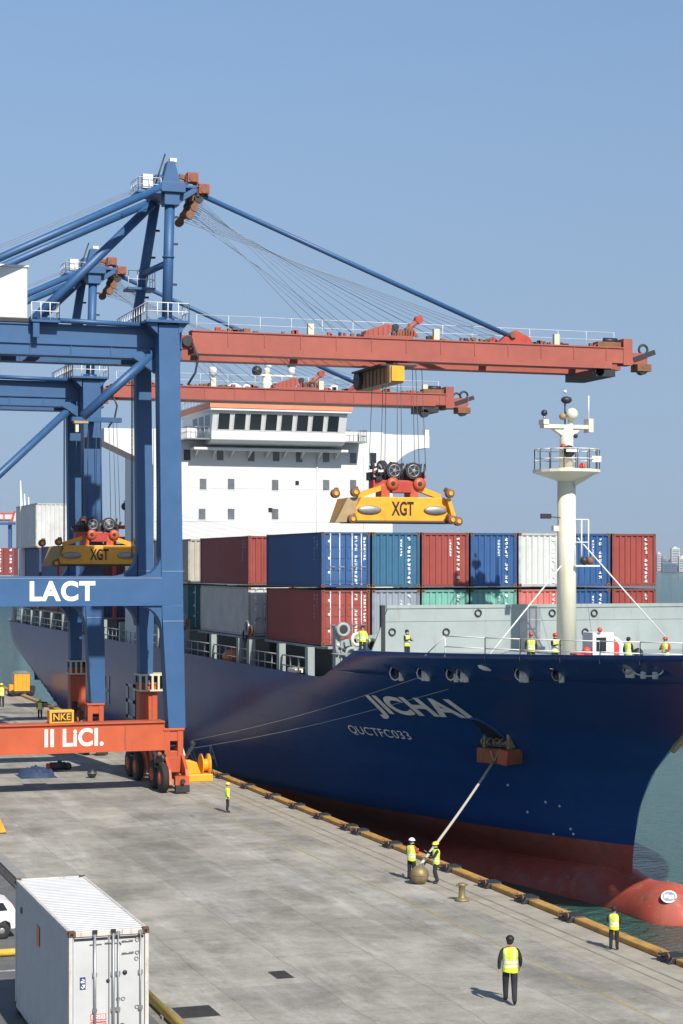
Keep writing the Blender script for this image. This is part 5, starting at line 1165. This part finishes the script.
# ------------------------------------------------------------------ white car behind the container
def car():
    p = gp(11, 939); r = thing('car', 'white hatchback car parked behind the near white container at left frame edge', 'car', (p.x-1.75, p.y+.85, 0))
    L, W = 4.1, 1.72; c = V((0, 0, 0))
    m = MB(); prof = [(-2.05, .45), (-2.08, .75), (-1.9, .92), (-1.0, 1.02), (-.35, 1.5), (.2, 1.58), (1.3, 1.55), (1.75, 1.42), (2.0, 1.0), (2.06, .75), (2.03, .42), (1.75, .36), (1.72, .62), (1.52, .72), (1.3, .62), (1.05, .36), (-.95, .36), (-1.0, .6), (-1.25, .72), (-1.5, .6), (-1.55, .36)]
    m.prism(prof, 'y', -W/2, W/2, 'carwhite'); bd = m.obj('body', r, bevel=.06, local=True)
    for nm, pts in (('windscreen', None), ('side_window', [(-.78, 1.04), (-.28, 1.44), (.05, 1.47), (.05, 1.05)]), ('side_window', [(.13, 1.05), (.13, 1.48), (.95, 1.47), (1.0, 1.08)]), ('side_window', [(1.08, 1.1), (1.06, 1.46), (1.45, 1.42), (1.62, 1.12)])):
        for sy in (-1, 1):
            m = MB()
            if pts is None:
                if sy > 0: continue
                m.prism([(-.98, 1.055), (-.38, 1.51), (-.36, 1.49), (-.95, 1.04)], 'y', -.7, .7, 'glass')
            else: m.prism(pts, 'y', sy*(W/2+.012), sy*(W/2-.02), 'glass')
            m.obj(nm, r, local=True)
    for wx in (-1.25, 1.4):
        for sy in (-1, 1): m = MB(); m.lathe([(.2, -.1), (.30, -.1), (.33, -.06), (.33, .06), (.30, .1), (.2, .1)], (wx, sy*(W/2-.1), .33), 'rubber', 'y', 20); wl = m.obj('wheel', r, local=True); m = MB(); m.lathe([(.04, -.09), (.19, -.08), (.19, .08), (.04, .09)], (wx, sy*(W/2-.085), .33), 'chrome', 'y', 14); m.obj('rim', wl, local=True)
    m = MB(); m.b2(2.0, 2.085, -.75, -.5, .8, 1.05, 'redlabel'); m.b2(2.0, 2.085, .5, .75, .8, 1.05, 'redlabel'); m.obj('tail_light', r, local=True)
    m = MB(); m.box((.3, -W/2-.015, .95), (.2, .03, .04), 'steel'); m.obj('door_handle', r, local=True)
car()

# ------------------------------------------------------------------ quay clutter
q = gp(462, 901); m = MB(); m.lathe([(.5, .004), (.5, .12), (.34, .2), (.24, .3), (.22, 1.0), (.30, 1.08), (.30, 1.2), (.2, 1.26)], (0, 0, 0), 'brass', n=18); m.tube((-.42, 0, 1.12), (.42, 0, 1.12), .07, 'brass'); o = m.obj('bollard'); o.scale = (.62, .62, .62); o.location = (q.x, q.y, 0); tag(o, 'rusty brass coloured bollard standing alone near the quay edge', 'bollard')
q = gp(419.5, 884); m = MB(); m.sph((0, 0, .42), .43, 'brass', 24); m.torus((0, 0, .42), .425, .015, 'brown', 'z', 24, 6); m.torus((.1, 0, .86), .09, .03, 'steel', 'y', 12, 6); BALL = V((q.x, q.y-.0, 0)); o = m.obj('mooring_ball'); o.location = BALL; tag(o, 'round brass coloured steel ball at the foot of the two rope men', 'ball')
a = B2(-.1, .45, -.35); c = BALL+V((.1, .05, .9)); m = MB(); N = 24
pts = [a.lerp(c, i/N)-V((0, 0, .12*math.sin(math.pi*i/N))) for i in range(N+1)]
m.path(pts, .07, 'rope', 8); o = m.obj('mooring_rope'); origin(o, c); tag(o, 'thick pale rope stretched from the bow anchor down to the brass ball', 'rope')
for (p0, p1, lab) in (((188, 749), (450, 686), 'lower thin white mooring line from the crane foot to the bow'), ((190, 741), (422, 674), 'upper thin white mooring line from the crane foot to the bow')):
    a = hullpt(*p1); a = onh(a.y, a.z, .2); d = ray(*p0); t = 32.2/d.x; c = V((0, 0, H))+d*t
    m = MB(); pts = [a.lerp(c, i/N)-V((0, 0, .3*math.sin(math.pi*i/N))) for i in range(N+1)]; e_ = V((33.0, c.y+1.0, .5)); m.path(pts+[e_], .015, 'dull', 5); o = m.obj('mooring_line'); origin(o, e_); tag(o, lab, 'rope', 'mooring lines')
# yellow winch beside the crane foot
q = gp(200, 781); r = thing('quay_winch', 'small yellow mooring winch beside the orange crane foot at quay edge', 'winch', (q.x-.2, q.y+.6, 0))
m = MB(); m.b2(-1.2, 1.0, -1.0, 1.0, .004, .5, 'yellow'); m.prism([(-1.1, .5), (.2, .5), (-.1, 1.3), (-.9, 1.5)], 'y', -.9, .9, 'yellow'); m.obj('base', r, bevel=.05, local=True)
m = MB(); m.lathe([(.75, -.3), (.75, -.22), (.4, -.2), (.4, .2), (.75, .22), (.75, .3)], (.6, -.3, 1.05), 'yellow', 'x', 18); m.obj('drum', r, local=True)
m = MB(); m.beam((-.9, -.6, 1.4), (-.2, -.6, 2.6), .2, .2, 'dark'); m.sph((-.3, -.5, 2.5), .22, 'dark', 10); m.tube((-.7, -.5, 1.2), (-1.3, -.5, 3.0), .12, 'cream'); m.tube((1.0, -.9, .5), (1.0, .9, 1.4), .1, 'dark'); m.obj('lever', r, local=True)
# tarp pile
q = gp(36, 776); r = thing('tarpaulin_pile', 'crumpled blue tarpaulin heaped on the quay below the orange beam', 'tarpaulin', (q.x, q.y, 0))
m = MB(); n = 26; gv = {}
rn = random.Random(5)
for i in range(n+1):
    for j in range(13):
        u, v = i/n*2-1, j/12*2-1; e_ = max(0, 1-(u*u+v*v)**1.1); h_ = .66*e_**.45*(.8+.16*math.sin(u*9+v*4)+.14*math.sin(v*11-u*5)+.1*math.sin(u*17+v*13)+rn.uniform(-.06, .06))
        gv[i, j] = m.bm.verts.new((u*1.25, v*1.5, max(.006, h_)))
for i in range(n):
    for j in range(12): m._f([gv[i, j], gv[i+1, j], gv[i+1, j+1], gv[i, j+1]], 'tarp', True)
m.obj('tarp', r, local=True)
q = gp(57, 771); r = thing('hose_pump', 'black hose pump with red fitting lying right of the blue tarpaulin', 'pump', (q.x, q.y, 0))
m = MB(); m.tube((-.5, 0, .35), (.6, 0, .35), .28, 'dark', 12); m.sph((.75, 0, .3), .3, 'dark', 10); m.sph((.2, .1, .55), .2, 'dark', 8); m.obj('motor', r, local=True)
m = MB(); m.tube((-.75, 0, .35), (-.45, 0, .35), .22, 'redlabel', 10); m.obj('coupling', r, local=True)
m = MB(); m.path([(-.4, -.3, .06), (0, -.6, .06), (.6, -.7, .06), (1.3, -.7, .06), (2.4, -.8, .06)], .05, 'dark'); m.obj('hose', r, local=True)
q = gp(92, 778); m = MB(); m.sph((0, 0, .33), .33, 'dark', 18); m.torus((0, 0, .36), .33, .03, 'steel', 'z', 18, 6); o = m.obj('float_ball'); o.location = q; tag(o, 'small dark steel float ball on the ground right of the blue tarpaulin', 'ball')
# yellow cabin cart in the distance
q = gp(21, 696); r = thing('power_cabin', 'yellow power cabin with grey roof on dark wheels at the far quay edge', 'cabin', (q.x, q.y, 0))
m = MB(); m.b2(-.85, .85, -.8, .8, .6, 2.5, 'yellow')
for k in (-.5, 0, .5): m.b2(k-.03, k+.03, -.83, -.802, .7, 2.4, 'tan')
m.obj('body', r, bevel=.06, local=True)
m = MB(); m.prism([(-.9, 2.5), (.9, 2.5), (.5, 2.8), (-.5, 2.8)], 'y', -.85, .85, 'steel'); m.obj('roof', r, local=True)
m = MB(); m.b2(-1.4, 1.4, -.8, .8, .35, .6, 'dark'); m.obj('chassis', r, local=True)
for wx in (-1.0, 1.0):
    for wy in (-.7, .7): m = MB(); m.lathe([(.1, -.1), (.36, -.09), (.36, .09), (.1, .1)], (wx, wy, .36), 'rubber', 'y', 14); m.obj('wheel', r, local=True)
m = MB(); m.b2(-1.35, -.9, -.5, .5, .6, 1.3, 'yellow'); m.b2(.95, 1.5, -.5, .5, .6, 1.1, 'dark'); m.obj('side_box', r, local=True)
# yellow road barrel block cut by the left frame edge
q = gp(-1, 833); r = thing('road_barrier', 'yellow plastic barrier cut off by the left frame edge behind the kerb', 'barrier', (q.x, q.y, 0))
m = MB(); m.prism([(-.55, .004), (.32, .004), (.32, .15), (.12, .6), (.05, .8), (-.45, .8), (-.5, .3)], 'y', -.3, .3, 'yellow'); m.obj('body', r, bevel=.05, local=True)
m = MB(); m.b2(-.5, .33, -.34, .34, .004, .06, 'rubber'); m.obj('rubber_base', r, local=True)

# ------------------------------------------------------------------ people
def skin_mesh(verts, edges, rad, lvl=1):
    me = bpy.data.meshes.new('sk'); me.from_pydata([tuple(v) for v in verts], edges, []); ob = bpy.data.objects.new('sk', me); C.objects.link(ob)
    md = ob.modifiers.new('s', 'SKIN'); md.branch_smoothing = .4
    for i, r_ in enumerate(rad): me.skin_vertices[0].data[i].radius = r_ if isinstance(r_, tuple) else (r_, r_)
    me.skin_vertices[0].data[0].use_root = True
    sb = ob.modifiers.new('u', 'SUBSURF'); sb.levels = lvl; sb.render_levels = lvl
    bpy.context.view_layer.update()
    out = bpy.data.meshes.new_from_object(ob.evaluated_get(bpy.context.evaluated_depsgraph_get())); bpy.data.objects.remove(ob); bpy.data.meshes.remove(me); return out
def person(loc, rz, label, pose='stand', top='cloth', vest='vest', hat=None, group=None, scale=1.0, seed=0):
    rn = random.Random(seed)
    root = thing('person', label, 'person', loc, group, rz); root.scale = (scale*1.1, scale*1.1, scale)
    # front is local +y
    J = {'pel': (0, 0, .96), 'sp': (0, .0, 1.14), 'ch': (0, -.01, 1.33), 'nk': (0, -.005, 1.49), 'hd': (0, .02, 1.56), 'ht': (0, .02, 1.74)}
    for s_, k in ((-1, 'L'), (1, 'R')):
        J['sh'+k] = (.17*s_, -.01, 1.42); J['el'+k] = (.245*s_, -.03, 1.14); J['wr'+k] = (.25*s_, .03, .90)
        J['hp'+k] = (.095*s_, 0, .91); J['kn'+k] = (.11*s_, .015, .50); J['an'+k] = (.115*s_, -.03, .085); J['to'+k] = (.135*s_, .15, .045)
    if pose == 'walk':
        J.update({'knL': (-.10, .12, .52), 'anL': (-.10, .10, .12), 'toL': (-.11, .27, .06), 'knR': (.10, -.02, .50), 'anR': (.10, -.25, .15), 'toR': (.11, -.12, .03), 'elL': (-.25, -.10, 1.15), 'wrL': (-.26, -.10, .92), 'elR': (.25, .03, 1.15), 'wrR': (.25, .14, .95)})
    elif pose == 'hold':
        J.update({'elL': (-.25, .05, 1.17), 'wrL': (-.12, .28, 1.16), 'elR': (.25, .06, 1.17), 'wrR': (.08, .30, 1.24)})
    elif pose == 'pull':
        J.update({'elL': (-.24, .12, 1.20), 'wrL': (-.10, .32, 1.10), 'elR': (.27, .14, 1.25), 'wrR': (.12, .36, 1.36), 'knL': (-.12, .10, .51), 'anR': (.15, -.12, .085), 'toR': (.19, .05, .045)})
    elif pose == 'front':
        J.update({'elL': (-.25, .02, 1.16), 'wrL': (-.10, .20, 1.06), 'elR': (.25, .02, 1.16), 'wrR': (.10, .20, 1.07)})
    rad = {'pel': (.155, .115), 'sp': (.145, .105), 'ch': (.165, .115), 'nk': (.058, .058), 'hd': (.078, .088), 'ht': (.062, .075)}
    for k in 'LR': rad.update({'sh'+k: .074, 'el'+k: .054, 'wr'+k: .036, 'hp'+k: .105, 'kn'+k: .080, 'an'+k: .062, 'to'+k: (.04, .035)})
    names = list(J); ix = {n_: i for i, n_ in enumerate(names)}
    E = [('pel', 'sp'), ('sp', 'ch'), ('ch', 'nk'), ('nk', 'hd'), ('hd', 'ht')]
    for k in 'LR': E += [('ch', 'sh'+k), ('sh'+k, 'el'+k), ('el'+k, 'wr'+k), ('pel', 'hp'+k), ('hp'+k, 'kn'+k), ('kn'+k, 'an'+k), ('an'+k, 'to'+k)]
    me = skin_mesh([J[n_] for n_ in names], [(ix[a], ix[b_]) for a, b_ in E], [rad[n_] for n_ in names], 2)
    bmx = bmesh.new(); bmx.from_mesh(me); bpy.data.meshes.remove(me)
    mats = [top, 'trouser', 'skin', 'black']
    def dseg(p, a, b_):
        a, b_ = V(a), V(b_); ab = b_-a; t = max(0, min(1, (p-a).dot(ab)/ab.dot(ab))); return (p-(a+ab*t)).length
    for f in bmx.faces:
        p = f.calc_center_median(); best = min(E, key=lambda e: dseg(p, J[e[0]], J[e[1]])-.5*min(rad[e[0]][0] if isinstance(rad[e[0]], tuple) else rad[e[0]], .09)); b1 = best[1]
        if b1[:2] in ('kn', 'an', 'hp'): f.material_index = 1 if p.z > .10 else 3
        elif b1[:2] == 'to': f.material_index = 3
        elif b1 in ('hd', 'ht'): f.material_index = 2
        elif b1 == 'nk' and p.z > 1.46: f.material_index = 2
        elif p.z < .97: f.material_index = 1
        else: f.material_index = 0
        f.smooth = True
    # face: nose, brow, ears worked into the same mesh
    mb = MB(); mb.bm.free(); mb.bm = bmx; mb.ms = list(mats)
    mb.sph((0, .118, 1.645), .018, 'skin', 8, (.8, 1.2, 1.3))
    for s_ in (-1, 1): mb.sph((.08*s_, .01, 1.655), .026, 'skin', 8, (.45, .8, 1.2)); mb.sph((.032*s_, .100, 1.672), .011, 'hair', 6)
    mb.sph((0, .106, 1.606), .02, 'redcloth', 6, (1.2, .3, .3))
    # hands: palm and five fingers
    for s_, k in ((-1, 'L'), (1, 'R')):
        w_ = V(J['wr'+k]); d_ = (w_-V(J['el'+k])).normalized(); sd_ = V((0, 1, 0)) if abs(d_.y) < .75 else V((s_*-1, 0, 0)); sd_ = (sd_-d_*sd_.dot(d_)).normalized(); nr = d_.cross(sd_)
        if nr.x*s_ > 0: nr = -nr
        vs_ = [w_-d_*.01, w_+d_*.05, w_+d_*.085]; es = [(0, 1), (1, 2)]; rd = [(.03, .024), (.04, .02), (.036, .017)]
        for q_, ln in zip((-.033, -.011, .011, .033), (.062, .075, .080, .070)):
            i0 = len(vs_); b0 = w_+d_*.08+sd_*q_; vs_ += [b0, b0+d_*ln*.5+nr*.008, b0+d_*ln*.85+nr*.03]; es += [(2, i0), (i0, i0+1), (i0+1, i0+2)]; rd += [.011, .0095, .008]
        i0 = len(vs_); b0 = w_+d_*.03+sd_*.035; vs_ += [b0, b0+d_*.03+sd_*.02+nr*.012, b0+d_*.06+sd_*.02+nr*.025]; es += [(1, i0), (i0, i0+1), (i0+1, i0+2)]; rd += [.013, .011, .009]
        hm = skin_mesh(vs_, es, rd, 1); n0 = len(bmx.faces); bmx.from_mesh(hm); bpy.data.meshes.remove(hm); bmx.faces.ensure_lookup_table()
        for f in bmx.faces[n0:]: f.material_index = 2; f.smooth = True
    mb.obj('body', root, local=True, recalc=False)
    # vest
    if vest:
        m = MB(); rows = [(.84, .185, .140), (.92, .182, .138), (.97, .180, .136), (1.03, .180, .136), (1.08, .180, .137), (1.14, .182, .138), (1.24, .195, .145), (1.33, .205, .148), (1.40, .200, .140), (1.45, .160, .115), (1.485, .085, .085)]
        n = 28; rg = []
        for z, rx_, ry_ in rows: rg.append([m.bm.verts.new((rx_*math.cos(2*math.pi*k/n), ry_*math.sin(2*math.pi*k/n)-.005, z+.012*math.sin(4*math.pi*k/n)*(z < .9))) for k in range(n)])
        for j in range(len(rows)-1):
            for k in range(n):
                a_ = 2*math.pi*(k+.5)/n; x_ = abs(math.cos(a_)*rows[j][1]); tape = j in (2, 4) or (j > 4 and j < 9 and .075 < x_ < .125)
                m._f([rg[j][k], rg[j][(k+1) % n], rg[j+1][(k+1) % n], rg[j+1][k]], 'silver' if tape else vest, True)
        m.obj('vest', root, local=True)
    m = MB()
    if hat:
        m.sph((0, .015, 1.695), .118, hat, 18, (1, 1.15, .98), zmin=0.0); m.lathe([(.10, -.0), (.135, -.008), (.137, .0), (.11, .02)], (0, .03, 1.69), hat, n=18); m.tube((0, -.10, 1.76), (0, .12, 1.77), .018, hat, 6); m.obj('helmet', root, local=True)
        m = MB(); m.sph((0, -.012, 1.66), .094, 'hair', 14, (.95, 1.0, .9), zmin=-.5); m.obj('hair', root, local=True)
    else:
        m.sph((0, -.005, 1.695), .102, 'hair', 16, (.98, 1.12, 1.0), zmin=-.25); m.sph((0, -.045, 1.65), .085, 'hair', 12, (1, .8, 1.1)); m.obj('hair', root, local=True)
    return root
def face_to(p, q): d_ = V(q)-V(p); return math.atan2(-d_.x, d_.y)
up_ = R(0)
p = gp(510, 1004); person(p, R(-22), 'man in yellow vest and dark trousers walking away, nearest of the quay workers', 'walk', 'cloth', hat=None, scale=1.27, seed=1)
p = gp(614, 950); person(p, R(-35), 'bareheaded worker in yellow vest standing at the edge watching the red bulb', 'front', 'cloth', hat=None, scale=.93, seed=2)
p = gp(411.5, 880); person(p, face_to(p, BALL+V((3, 3, 0))), 'worker in white helmet with red sleeves standing left of the brass ball', 'hold', 'redcloth', hat='hatw', scale=1.08, seed=3)
p = gp(436, 883.5); person(p, face_to(p, BALL+V((-.3, 0, 0))), 'worker in yellow helmet hauling the thick rope right of the brass ball', 'pull', 'cloth', hat='haty', scale=1.06, seed=4)
p = gp(227.5, 812.5); person(p, R(-100), 'worker in yellow helmet standing alone right of the orange crane foot', 'stand', 'vest', hat='haty', scale=.98, seed=5)
p = gp(40, 719); person(p, R(160), 'distant worker in yellow helmet standing behind the orange beam near yellow cabin', 'stand', 'cloth', hat='haty', scale=1.05, seed=6)
p = gp(1.5, 707); person(p, R(170), 'distant worker in yellow vest cut by the left frame edge', 'stand', 'brown', hat='haty', scale=1.35, seed=7)
for i, (px, bk, rz, pose, hat, top, lab, scl) in enumerate((
    (362.5, .9, 150, 'stand', None, 'vest', 'crewman in yellow jacket beside the grey winch at the bow step', 1.0), (407, .8, -150, 'hold', None, 'cloth', 'crewman with yellow vest leaning by the slanted breakwater end', .98),
    (531, .9, 165, 'stand', 'hatr', 'cloth', 'deck worker in red helmet and yellow vest, left of the pair by the foremast', 1.04), (555, .9, -160, 'hold', 'hatr', 'cloth', 'deck worker in red helmet close against the cream foremast', 1.04),
    (628.5, 1.0, -60, 'stand', None, 'cloth', 'bareheaded deck worker right of the white and red deck cabin', .98), (665.5, 1.0, 120, 'hold', 'hatr', 'redcloth', 'deck worker in red helmet at the right end of the bow railing', 1.0))):
    q = dk(px, back=bk); person(q, R(rz), lab, pose, top, hat=hat, group='crew on the forecastle', scale=scl, seed=20+i)

# ------------------------------------------------------------------ far shore, city, distant ship
def C2W(X_, Y_, z=0): return V((X_*CY+Y_*SY, -X_*SY+Y_*CY, z))
M['shore'] = mat('far_shore', (.10, .115, .09), .9, var=.4, scale=.02)
M['farwhite'] = mat('far_white', (.62, .62, .60), .8, var=.1, scale=.05); M['farblue'] = mat('far_blue', (.10, .15, .24), .8, var=.2, scale=.05); M['fargrey'] = mat('far_grey', (.28, .29, .30), .8, var=.2, scale=.05); M['farbrick'] = mat('far_brick', (.32, .2, .15), .8, var=.2, scale=.05)
rn = random.Random(11); YS = 4500
b = MB(); N = 90; lo_, hi_ = [], []
for i in range(N+1):
    X_ = 300+i*17; h_ = 4+5*abs(math.sin(i*.7))+rn.uniform(0, 5); lo_.append((X_, h_))
A = [b.bm.verts.new(C2W(X_, YS, WZ-.5)) for X_, h_ in lo_]; B = [b.bm.verts.new(C2W(X_, YS+15, WZ+2.5)) for X_, h_ in lo_]; D = [b.bm.verts.new(C2W(X_, YS+250, WZ+6+h_)) for X_, h_ in lo_]; E_ = [b.bm.verts.new(C2W(X_, YS+500, WZ)) for X_, h_ in lo_]
for a_, c_ in ((A, B), (B, D), (D, E_)):
    for i in range(N): b._f([a_[i], a_[i+1], c_[i+1], c_[i]], 'shore')
struct(b.obj('far_shore'))
def far_building(px, py0, w_, h_px, mm, lab, cat='building', Y_=4560):
    X_ = (px-341.5)/F*Y_; h_ = h_px*Y_/F; wd = w_*Y_/F; q = C2W(X_, Y_, WZ+3)
    r = thing('far_building', lab, cat, q, 'buildings on the far shore', -YAW)
    zb = (565-py0)/F*Y_+H-(WZ+3)
    m = MB(); m.b2(-wd/2, wd/2, -10, 10, 0, zb+h_, mm); m.b2(-wd/4, wd/5, -5, 5, zb+h_, zb+h_+3, mm); m.obj('wall', r, local=True)
    m = MB(); n = max(2, int((zb+h_)/4))
    for k in range(n-1): m.b2(-wd*.44, wd*.44, -10.3, -10.02, 3+k*4, 4.6+k*4, 'glass')
    m.obj('window_band', r, local=True)
far_building(658.5, 562, 3.6, 9, 'farwhite', 'small white building on the far shore beside the red container'); far_building(664, 562, 4, 5, 'fargrey', 'low grey block on the far shore left of the white tower')
far_building(675, 562, 8, 14, 'farwhite', 'tall white building on the far shore skyline'); far_building(682, 565, 7, 8, 'farwhite', 'white columned hall on the far shore at the right frame edge', Y_=4520)
far_building(669, 566, 14, 3, 'farblue', 'long low blue warehouse on the far shore', Y_=4515); far_building(690, 562, 6, 12, 'farbrick', 'brick tower block beyond the right frame edge')
for k in range(6):
    X_ = (655+k*5-341.5)/F*4600; q = C2W(X_, 4620+rn.uniform(-40, 40), WZ+3); r = thing('far_tree', 'hazy dark tree on the far shore skyline', 'tree', q, 'trees on the far shore')
    m = MB(); hh = rn.uniform(24, 40)
    for j in range(40): a_ = rn.uniform(0, 6.28); e_ = rn.random(); m.sph((math.cos(a_)*9*(1-e_*.6)*rn.random(), math.sin(a_)*9*rn.random(), 8+hh*e_*.8), rn.uniform(2, 4), 'shore', 6)
    m.obj('crown', r, local=True); m = MB(); m.tube((0, 0, -3), (0, 0, hh*.6), 1.2, 'brown'); m.obj('trunk', r, local=True)
# distant ship left of the stern
Yd = 900; q = C2W((-12-341.5)/F*Yd, Yd, WZ)
r = thing('distant_ship', 'distant ship with red containers at the left edge beyond the stern', 'ship', q, None, -YAW); pu = Yd/F
m = MB(); m.prism([(-60, .0), (18*pu+5, 0), (28*pu, 12), (-60, 12)], 'y', -9, 9, 'c_navy'); m.obj('hull', r, local=True)
zz = lambda py: H+(565-py)*pu-WZ
m = MB(); m.b2(-60, 28*pu, -8, 8, 12, 14, 'c_grey')
m.b2(-60, 27*pu, 2, 6, zz(521), zz(513), 'farwhite'); m.b2(-60, 28*pu, -2, -1, zz(525), zz(522.5), 'c_blue'); m.b2(-60, 26*pu, -2, -1, zz(514.5), zz(513), 'redlabel')
for k in range(8): m.b2((16-k*9)*pu, (17-k*9)*pu, -2, -1, zz(522), zz(514), 'redlabel')
m.beam(((24)*pu, -1.5, zz(523)), (27*pu, -1.5, zz(511)), .9, .9, 'redlabel'); m.b2(-40, -36, -3, 3, 14, zz(513), 'farwhite'); m.b2(20*pu, 23*pu, 0, 3, 14, zz(522), 'c_blue'); m.obj('deck_gantry', r, local=True)
for k in range(2):
    o = MB(); w_ = 10*pu; x_ = (28-k*10.5)*pu-w_; o.b2(x_, x_+w_, -6, 6, 14, zz(548), 'c_red')
    for j in range(7): o.b2(x_+w_*.06+j*w_*.125, x_+w_*.1+j*w_*.125, -6.2, -6.01, 14, zz(548.5), 'f_red')
    glyphs(o, x_+w_*.7, -6.22, zz(550), 8, 1.0, 'letter', rnd=rn); o.obj('deck_container', r, local=True)

# ------------------------------------------------------------------ air
b = MB(); b.b2(-9500, 9500, -9500, 9500, -10.5, 75, 'water'); hz = b.obj('haze'); hz.data.materials.clear(); hz['kind'] = 'stuff'
hm = bpy.data.materials.new('haze_air'); hm.use_nodes = True; t = hm.node_tree; t.nodes.remove(t.nodes['Principled BSDF'])
pv = t.nodes.new('ShaderNodeVolumePrincipled'); pv.inputs['Color'].default_value = (.86, .91, .97, 1); pv.inputs['Density'].default_value = .00007; pv.inputs['Anisotropy'].default_value = .2
t.links.new(pv.outputs[0], t.nodes['Material Output'].inputs['Volume']); hz.data.materials.append(hm)
